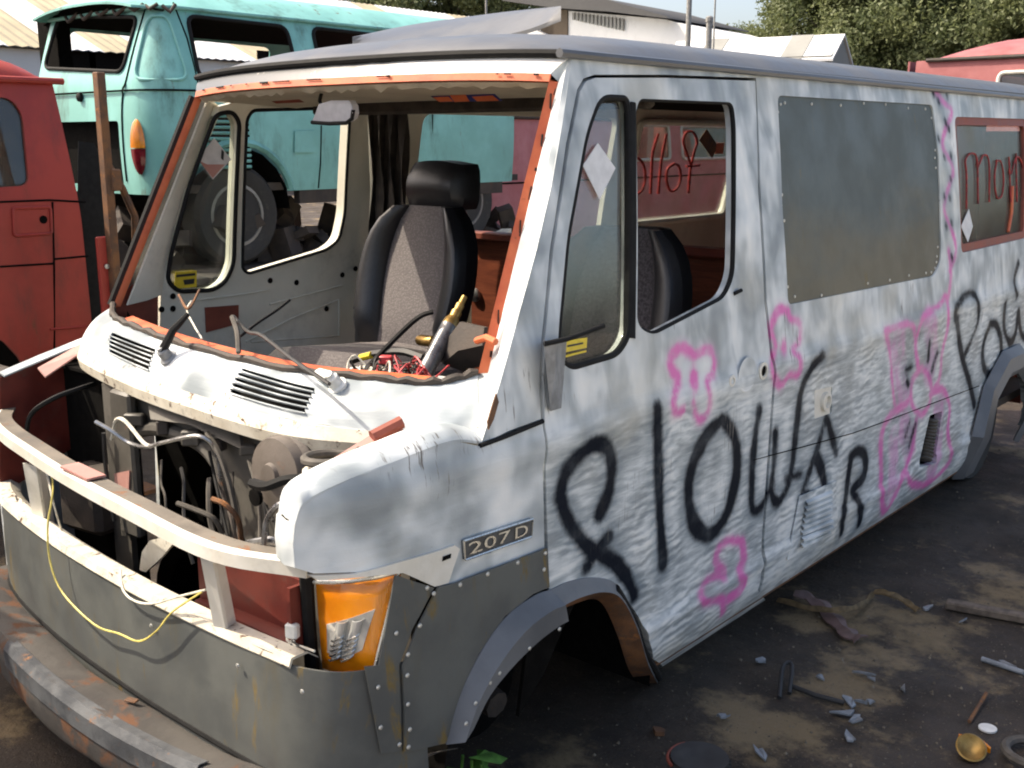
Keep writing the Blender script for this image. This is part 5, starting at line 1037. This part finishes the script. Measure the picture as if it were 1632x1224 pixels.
for k in range(260):
    c_ = np.array([-4.9+.9*(r9.random()-.5), 3.7+3.6*r9.random(), .90+.30*r9.random()**2]) if k < 150 else np.array([-4.35+.5*r9.random(), 3.4+4.2*r9.random(), .75*r9.random()])
    s_ = np.array([.05+.16*r9.random(), .05+.2*r9.random(), .04+.12*r9.random()]); A_ = np.linalg.qr(r9.normal(size=(3, 3)))[0]; i_ = len(V_)
    for b_i in range(8): v_ = c_+A_@((np.array([b_i & 1, b_i >> 1 & 1, b_i >> 2])*2-1)*s_*.5); V_.append((v_[0], v_[1], max(.005, v_[2])))
    F_ += [tuple(i_+q for q in f) for f in ((0,2,3,1), (4,5,7,6), (0,1,5,4), (2,6,7,3), (0,4,6,2), (1,3,7,5))]
mk('scrap_heap', V_, F_, MT['darkrust'], None, kind='stuff', smooth=0, label='heap of dark rusty scrap under and around the turquoise minibus', cat='scrap')
PL = thing('timber_stack', 'low timber stack under the raised red van', 'timber stack', (-1.7, 12.8, 0))
for k in range(4):
    for j in range(2): MB().box((-1.7, 11.3+k*1.0, .105+.21*j), (1.9 if j else 2.0, .3, .205), bev=.01).ob('timber', MT['darkrust'], PL)
for y in (11.4, 14.1): pass
# --- dark curved panel lying on the roof
lo_e = spline([onY(p, 2.62) for p in [(562,73),(640,72),(740,66),(830,50),(894,27)]], 5); hi_e = spline([onY(p, 3.25) for p in [(562,72),(650,44),(740,29),(845,18),(894,25)]], 5)
n_l = len(lo_e); hi_e = [onY((CX+FPX*((q-CAM)@_r)/((q-CAM)@_d), CY-FPX*((q-CAM)@_u)/((q-CAM)@_d)), 2.62+.55*math.sin(math.pi*i/(n_l-1))**.7+.01) for i, q in enumerate(hi_e)]
lo_e = [np.array(q) for q in lo_e]; hi_e = [np.array(q) for q in hi_e]
MB().sheet([[a*(1-f)+b*f+np.array([0, 0, .03*math.sin(f*math.pi)]) for a, b in zip(lo_e, hi_e)] for f in np.linspace(0, 1, 6)], (0, 0, -.012)).ob('loose_bonnet_panel', MT['grayroof'], None, label='dark grey curved bonnet panel lying loose on the van roof', cat='car panel')

# ------------------------------------------------------------------ far buildings
MT['wroof'] = wear('white_corrugated_roof', (.62, .62, .62), (.72, .72, .70), .55, .4, 0, dirt=.15); MT['tan'] = wear('yellowed_skylight_sheet', (.36, .30, .18), (.46, .39, .25), .5, .6, 0, dirt=.2)
MT['wood_far'] = flat('brown_cladding', (.10, .075, .05), .8); MT['droof'] = wear('dark_grey_roof', (.045, .045, .047), (.07, .07, .07), .8, .5, 0); MT['gwall'] = wear('grey_wall_cladding', (.20, .20, .185), (.26, .26, .24), .7, .4, 0); MT['wwall'] = wear('white_wall_cladding', (.62, .62, .60), (.70, .70, .68), .6, .4, 0)
SH_ = thing('long_shed', 'long white-roofed shed with yellowed skylight strips behind the turquoise minibus', 'shed', (-36, 30, 0))
ez = float(onX((200,80), -30)[2]); sl_ = 3.6/9
def corr(y0, y1, mat, nm):
    n = max(4, int((y1-y0)/.15)); G = [[(-30+.3-dx, y, ez-.12+(dx)*sl_+.035*(i % 2)) for i, y in enumerate(np.linspace(y0, y1, n))] for dx in (0, 9.3)]
    MB().sheet(G, (0, 0, -.02)).ob(nm, mat, SH_, smooth=0)
cuts = []; y = -6.0
sk = [float(onX((p, 78), -30)[1]) for p in (48, 195, 435)]; 
edges = [-6]
for s_ in sk: edges += [s_-.75, s_+.75]
k0 = sk[-1]+(sk[-1]-sk[-2])
while k0 < 75: edges += [k0-.75, k0+.75]; k0 += 6.5
edges.append(80)
for k in range(len(edges)-1): corr(edges[k], edges[k+1]-.01, MT['tan'] if k % 2 else MT['wroof'], 'skylight_strip' if k % 2 else 'roof_sheet')
MB().sheet([[(-30+dx, yy, zz) for yy in (-6, 80)] for dx, zz in ((0, 0), (0, ez-.15))], (-.1, 0, 0)).ob('wall', MT['wwall'], SH_); MB().sheet([[(-39.2, yy, zz) for yy in (-6, 80)] for zz in (0, ez+3.4)], (-.1, 0, 0)).ob('rear_wall', MT['wwall'], SH_)
for p in (110, 180, 440, 560): q = onX((p, 92), -30); MB().box((-29.97, q[1], q[2]-.1), (.06, 1.6, .6)).ob('window', MT['dark'], SH_)
def shed(name, label, c, L, W, he, hr, yaw, mroof, mwall, strips=0, over=.3):
    T = thing(name, label, 'shed', (c[0], c[1], 0)); cs_, sn = math.cos(yaw), math.sin(yaw)
    def tr(a, b, z): return (c[0]+a*cs_-b*sn, c[1]+a*sn+b*cs_, z)
    for sgn in (-1, 1):
        MB().sheet([[tr(a, sgn*b, z) for a in np.linspace(-L/2-over, L/2+over, 24)] for b, z in ((W/2+over, he-.12), (0, hr))], (0, 0, -.1)).ob('roof_slope', mroof, T)
        MB().sheet([[tr(a, sgn*W/2, z) for a in (-L/2, L/2)] for z in (0, he)], (0, 0, .0)).ob('side_wall', mwall, T)
        MB().poly([tr(sgn*L/2, b, z) for b, z in ((-W/2, 0), (W/2, 0), (W/2, he), (0, hr-.15), (-W/2, he))], (.02, .02, 0)).ob('gable_wall', mwall, T)
        for k in range(strips):
            a = L/2-1.6-k*3.6; MB().sheet([[tr(aa, sgn*b, z+.03) for aa in (a-.45, a+.45)] for b, z in ((W/2+over, he-.12), (0, hr))], (0, 0, -.02)).ob('skylight_strip', MT['gwall'], T)
    return T
ry = YAW                                  # azimuth of the picture's right-hand direction
yq = 44.0; q = onY((1343,54), yq); zr = float(q[2]); ay = ry-.50; Ls = 7.0
shed('white_roof_shed', 'small white-roofed shed with grey gable before the trees', (q[0]-Ls/2*math.cos(ay), q[1]-Ls/2*math.sin(ay)), Ls, 3.6, zr-.95, zr, ay, MT['wroof'], MT['gwall'], 2, .1)
HL = thing('dark_roof_hall', 'hall with dark grey roof and bright white wall rising behind the van roof', 'hall', (0, 0, 0)); Yh = 48.0
hc = onY((960,225), Yh); HL.location = (hc[0], hc[1], 0); bk_ = np.array([-.5, 9, 0])
def hp_(p, d=0.): q = onY(p, Yh+d); return q if p[1] < 220 else np.array([q[0], q[1], 0])
MB().poly([hp_(p) for p in [(905,300),(1190,300),(1190,68),(1062,31),(985,24),(905,17)]], bk_*.9).ob('white_wall', MT['wwall'], HL)
MB().poly([hp_(p, .3) for p in [(862,300),(905,300),(905,17),(862,13)]], bk_*.85).ob('side_bay', MT['wood_far'], HL)
MB().poly([hp_(p, -.8) for p in [(800,1),(880,12),(960,17),(1064,29),(1062,26),(955,-4),(800,-8)]], bk_).ob('roof', MT['droof'], HL)
for k in range(14): x = 912+6*k; MB().poly([hp_(p, -.15) for p in [(x,19+.12*(x-905)),(x+3,19.4+.12*(x-905)),(x+3,30+.22*(x-905)),(x,30+.22*(x-905))]], (0, .1, 0)).ob('vent_slat', MT['gwall'], HL)
MB().poly([hp_(p, -.1) for p in [(882,300),(904,300),(904,16),(882,15)]], (0, .3, 0)).ob('brown_column', MT['wood_far'], HL)
for p, y, r, h, lab in (((1097,50), 36, .10, 9, 'thick pale flue pipe beside the low white hall'), ((1130,50), 36, .11, None, 'short capped flue pipe between the two taller poles'), ((1138,50), 40, .035, 9, 'thin mast standing beside the short capped flue'), ((775,20), 30, .04, 8.5, 'thin mast rising above the turquoise minibus roof')):
    b_ = onY(p, y); top = float(onY((p[0], 28), y)[2]) if h is None else h; m_ = MB().tube([(b_[0], b_[1], 0), (b_[0], b_[1], top)], r, 10)
    if r > .05: m_.lathe((b_[0], b_[1], top-.15), (0, 0, 1), [(r*1.3, 0), (r*1.3, .15), (r*.8, .2)], 10)
    m_.ob('flue_pipe' if r > .05 else 'mast', MT['hub'], None, label=lab, cat='pole')

# ------------------------------------------------------------------ trees
t = NT('haze_lightened_leaf'); oi = t.N.new('ShaderNodeObjectInfo'); f = t.noise(.5, 3); gm = t.noise(6, 2)
c = t.mix(t.rng(f, .35, .65), (.10, .13, .055), (.17, .195, .08)); c = t.mix(t.rng(gm, .4, .7, 0, .6), c, (.20, .215, .10)); t.set(Base_Color=c, Roughness=.6)  # leaf colour lightened to stand in for distant haze
tl_n = t.N.new('ShaderNodeBsdfTranslucent'); t.L.new(c, tl_n.inputs[0]); mx_ = t.N.new('ShaderNodeMixShader'); mx_.inputs[0].default_value = .38; t.L.new(t.b.outputs[0], mx_.inputs[1]); t.L.new(tl_n.outputs[0], mx_.inputs[2]); t.L.new(mx_.outputs[0], t.N['Material Output'].inputs[0]); MT['leaf'] = t.m
MT['bark'] = wear('grey_bark', (.06, .05, .04), (.10, .085, .065), .9, 3, 0, bump=.5)
def tree_meshes(seed, H=11, RX_=3.6, n=80, per=430):
    r = np.random.default_rng(seed); V = []; F = []
    for k in range(n):
        th = r.random()*6.283; ph = math.acos(1-1.75*r.random()); rad = (.55+.45*r.random()**.5); c = np.array([RX_*math.sin(ph)*math.cos(th), RX_*math.sin(ph)*math.sin(th), H*.56+H*.40*math.cos(ph)])*np.array([rad, rad, 1]); cr = .55+.75*r.random()
        for j in range(per):
            d = r.normal(size=3); d /= np.linalg.norm(d); p = c+d*cr*(.45+.6*r.random())*np.array([1.15, 1.15, .85]); s = .045+.06*r.random(); a = r.normal(size=3); a /= np.linalg.norm(a); b = np.cross(a, d+r.normal(size=3)*.7); b /= np.linalg.norm(b)+1e-9; i = len(V)
            V += [p-a*s*1.3, p+b*s*.6, p+a*s*1.3, p-b*s*.6]; F.append((i, i+1, i+2, i+3))
    T = MB(); T.tube([(0, 0, 0), (.05, 0, H*.25), (-.05, .05, H*.5), (0, 0, H*.75)], [.28, .22, .15, .05], 8)
    for k in range(7): a = k*.9; T.tube([(0, 0, H*(.22+.06*k)), (.9*math.cos(a), .9*math.sin(a), H*(.34+.06*k)), (2.1*math.cos(a), 2.1*math.sin(a), H*(.42+.06*k))], [.10, .07, .02], 6)
    mc = bpy.data.meshes.new('crown'); mc.from_pydata([tuple(v) for v in V], [], F); mc.materials.append(MT['leaf']); mt_ = bpy.data.meshes.new('trunk'); mt_.from_pydata(T.V, [], T.F); mt_.materials.append(MT['bark']); return mc, mt_
TM = [tree_meshes(s) for s in (1, 2, 3)]
tl = [(1290,58,.82),(1330,55,.95),(1375,57,1.08),(1420,54,1.02),(1480,56,1.16),(1545,53,1.08),(1605,55,1.2),(1665,52,1.1),(1730,55,1.15),(1385,66,1.12),(1470,68,1.3),(1570,66,1.35),(1690,66,1.3),(590,52,1.02),(660,50,.98),(735,52,1.0),(800,56,.98),(520,52,1.05),(860,62,.95)]
for k, (p, dist, s_) in enumerate(tl):
    dist *= 1.7; s_ *= 1.72
    dr_ = ray((p, 225)); dr_ = dr_/np.linalg.norm(dr_[:2]); x, y = CAM[0]+dr_[0]*dist, CAM[1]+dr_[1]*dist
    right = p > 1000
    o = thing('broadleaf_tree', 'leafy green tree in the row behind the white-roofed shed' if right else 'leafy green tree in the row behind the turquoise minibus', 'tree', (x, y, 0), 'trees behind the shed' if right else 'trees behind the minibus'); o.scale = (s_, s_, s_); o.rotation_euler = (0, 0, k*1.7)
    for nm, me in zip(('crown', 'trunk'), TM[k % 3]): c_ = bpy.data.objects.new(nm, me); col.objects.link(c_); c_.parent = o
for k, (p, dist, s_) in enumerate([(1172,95,.62), (1190,100,.66), (1160,98,.6), (1210,96,.62)]):
    dr_ = ray((p, 225)); dr_ = dr_/np.linalg.norm(dr_[:2]); o = thing('broadleaf_tree', 'small distant tree low on the skyline beside the flue pipes', 'tree', (CAM[0]+dr_[0]*dist, CAM[1]+dr_[1]*dist, 0), 'small far trees'); o.scale = (s_*1.5,)*2+(s_*1.55,)
    for nm, me in zip(('crown', 'trunk'), TM[k % 3]): c_ = bpy.data.objects.new(nm, me); col.objects.link(c_); c_.parent = o

# ------------------------------------------------------------------ litter on the ground
def gz(p, z=0.0): return onZ(p, z)
def ribbon(name, pxs, wd, mat, label, cat, zs_=None):
    P = spline([gz(p, .01 if zs_ is None else zs_[i]) for i, p in enumerate(pxs)], 6); L = []; Rr = []
    for i, p in enumerate(P):
        d = P[min(i+1, len(P)-1)]-P[max(i-1, 0)]; n = np.array([-d[1], d[0], 0]); n /= np.linalg.norm(n)+1e-9; tw = math.sin(i*.6); L.append(p+n*wd*(.6+.4*abs(tw))+np.array([0, 0, .012*abs(tw)])); Rr.append(p-n*wd*(.6+.4*abs(math.cos(i*.5)))+np.array([0, 0, .006]))
    return MB().sheet([L, [(a+b)/2+np.array([0, 0, .012]) for a, b in zip(L, Rr)], Rr], (0, 0, -.006)).ob(name, mat, None, label=label, cat=cat)
MT['brownstrip'] = flat('brown_rubber_strip', (.12, .075, .066), .6); MT['straw'] = flat('dry_straw_brown', (.13, .088, .042), .8, nz=.4); MT['gplastic'] = flat('pale_grey_plastic', (.20, .22, .24), .45); MT['wood_old'] = flat('weathered_wood', (.13, .10, .075), .85, nz=.35)
ribbon('rubber_strip', [(1268,945),(1300,960),(1325,985),(1350,1010),(1372,1022)], .036, MT['brownstrip'], 'flat brown rubber strip lying beside the van sill', 'rubber strip', [.05,.03,.012,.012,.012])
ribbon('bark_strip', [(1240,958),(1290,972),(1335,975),(1370,968),(1390,950)], .010, MT['straw'], 'twisted tan bark strip lying across the brown rubber strip', 'bark', [.02,.03,.05,.03,.02])
ribbon('bark_strip', [(1395,945),(1420,950),(1445,962),(1464,976)], .014, MT['straw'], 'short curled yellowish bark strip near the weathered plank', 'bark', [.03,.04,.02,.01])
a, b = gz((1508,962), .02), gz((1660,990), .02); dv = b-a; MB().box((a+b)/2, (np.linalg.norm(dv), .05, .03), math.atan2(dv[1], dv[0]), .005).ob('weathered_plank', MT['wood_old'], None, label='weathered grey plank lying on the yard ground', cat='plank')
def shard(p, sc_, seed, mat, label, lift=.004):
    r = np.random.default_rng(seed); c = gz(p, lift); n = 7; ang = np.sort(r.random(n)*6.283); rr = sc_*(.5+.6*r.random(n)); e = r.random()*3
    P = [c+np.array([rr[i]*1.5*math.cos(ang[i])*math.cos(e)-rr[i]*.7*math.sin(ang[i])*math.sin(e), rr[i]*1.5*math.cos(ang[i])*math.sin(e)+rr[i]*.7*math.sin(ang[i])*math.cos(e), .012*r.random()]) for i in range(n)]
    MB().poly(P, (0, 0, .006)).ob('plastic_shard', mat, None, label=label, cat='plastic shard', group='plastic shards on the ground', smooth=0)
for k, (p, s_) in enumerate([((1372,1078),.03),((1350,1120),.028),((1342,1140),.03),((1360,1150),.032),((1348,1172),.03),((1368,1122),.018),((1388,1122),.016),((1150,1146),.018),((1393,1086),.016),((1442,1100),.02),((1212,1056),.022),((1535,991),.018),((1478,972),.018),((1308,1083),.016),((1210,1204),.022),((1605,1062),.02)]): shard(p, s_, 20+k, MT['gplastic'] if k % 3 else MT['greyplastic'], 'broken grey plastic shard on the bare yard ground')
tube('black_bent_strip', spline([gz((1242,1112), .01), gz((1248,1062), .05), gz((1262,1060), .05), gz((1258,1105), .01)], 5), .007, MT['ink'], None, label='black bent wire loop standing in the sandy patch', cat='wire')
tube('black_rod', [gz((1258,1092), .012), gz((1300,1108), .014), gz((1345,1120), .012)], .008, MT['ink'], None, label='thin black rod lying among the grey shards', cat='rod')
tube('grey_rod', [gz((1565,1050), .01), gz((1632,1072), .012)], .009, MT['gplastic'], None, label='thin grey rod lying by the weathered plank', cat='rod')
tube('rusty_sliver', [gz((1545,1150), .008), gz((1572,1105), .02)], .006, MT['rust'], None, label='rusty sliver of metal near the white washer', cat='scrap')
c = gz((1112,1282), .0); FL = thing('air_filter', 'black ribbed round filter with a red rim on the ground', 'filter', tuple(c))
mb = MB(); n = 60; V_ = []; 
for zz in (0.01, .13):
    for k in range(n): r_ = .082 if k % 2 else .072; V_.append(c+np.array([r_*math.cos(6.283*k/n), r_*math.sin(6.283*k/n), zz]))
mb.add(V_, [(k, (k+1) % n, n+(k+1) % n, n+k) for k in range(n)]+[tuple(range(n, 2*n))]); mb.ob('pleats', MT['ink'], FL, smooth=20)
tube('rim', [c+np.array([.082*math.cos(a), .082*math.sin(a), .131]) for a in np.linspace(2.6, 4.2, 12)], .0045, MT['redprimer'], FL)
MB().lathe(c, (0, 0, 1), [(.075, .13), (.075, .139), (.05, .1395), (.03, .134)], 30).ob('end_cap', MT['ink'], FL)
c = gz((1545,1205), .0); BL = thing('broken_lamp', 'broken amber lamp with brassy shell lying on the ground', 'lamp', tuple(c))
MB().lathe(c+np.array([0, 0, .02]), (.3, -.5, .8), [(.015, -.018), (.034, .0), (.042, .016), (.038, .019), (.022, .005), (.006, .0)], 20).ob('reflector', MT['brass'], BL); MB().sheet([[c+np.array([-.05+.03*i, .05+.01*math.sin(i), .004+.022*math.sin(i*.9+j)]) for i in range(4)] for j in range(3)], (0, .004, .004)).ob('amber_shell', MT['amber'], BL)
c = gz((1574,1162), .003); MB().lathe(c, (0, 0, 1), [(.008, 0), (.026, 0), (.026, .005), (.008, .006)], 18).ob('washer', MT['whiteplastic'], None, label='white washer lying on the dark ground', cat='washer')
c = gz((1645,1205), .012); tube('ring_hose', [c+np.array([.07*math.cos(a), .07*math.sin(a), .01]) for a in np.linspace(0, 6.28, 26)], .014, MT['greywire'], None, label='pale ring of hose beside the broken amber lamp', cat='hose')
c = gz((1050,1170)); MB().poly([c+np.array([.02*math.cos(a)*(1+.4*math.sin(3*a)), .016*math.sin(a), 0.001]) for a in np.linspace(0, 5.6, 7)], (0, 0, .014)).ob('brown_stone', MT['rust'], None, label='small brown stone near the black filter', cat='stone')
# pebbles and crumbs: far too many to count
r = np.random.default_rng(5); V_ = []; F_ = []
for k in range(7000):
    if k < 6500: x, y = r.normal(.5, .45), 2.2+r.random()*4.5
    else: x, y = -3+4*r.random()*0-r.random()*.6, 1+r.random()*8
    s_ = .0008+.0052*r.random()**6; i = len(V_); V_ += [(x-s_, y-s_*r.random(), 0), (x+s_, y-s_, 0), (x+s_*r.random(), y+s_, 0), (x, y, s_*1.3)]; F_ += [(i, i+1, i+3), (i+1, i+2, i+3), (i+2, i, i+3)]
mk('grit', V_, F_, flat('pale_grit', (.13, .108, .078), .9, nz=.6, scale=9), None, kind='stuff', smooth=0, label='scattered pale grit on the dark yard ground', cat='grit')
# weed under the arch
MT['weed'] = flat('fresh_green_leaf', (.075, .19, .03), .6, nz=.4); WD = thing('weed', 'bright green weed growing below the front wheel arch', 'plant', (-.20, 1.80, 0))
for k in range(16):
    a = k*2.4; ln = .05+.06*r.random(); b0 = np.array([-.10+.12*r.random(), 1.72+.14*r.random(), .06+.16*r.random()]); d = np.array([math.cos(a), math.sin(a), .25]); n = np.array([-math.sin(a), math.cos(a), 0]); 
    MB().sheet([[b0, b0+d*ln*.3-n*.03, b0+d*ln-n*.0], [b0, b0+d*ln*.4+np.array([0, 0, .012]), b0+d*ln], [b0, b0+d*ln*.3+n*.03, b0+d*ln+n*.0]], (0, 0, -.001)).ob('leaf', MT['weed'], WD)
for k in range(4): tube('stem', [(-.12+.04*k, 1.78, 0), (-.10+.04*k, 1.77, .12), (-.08+.03*k, 1.76, .22)], .004, MT['weed'], WD, 5)
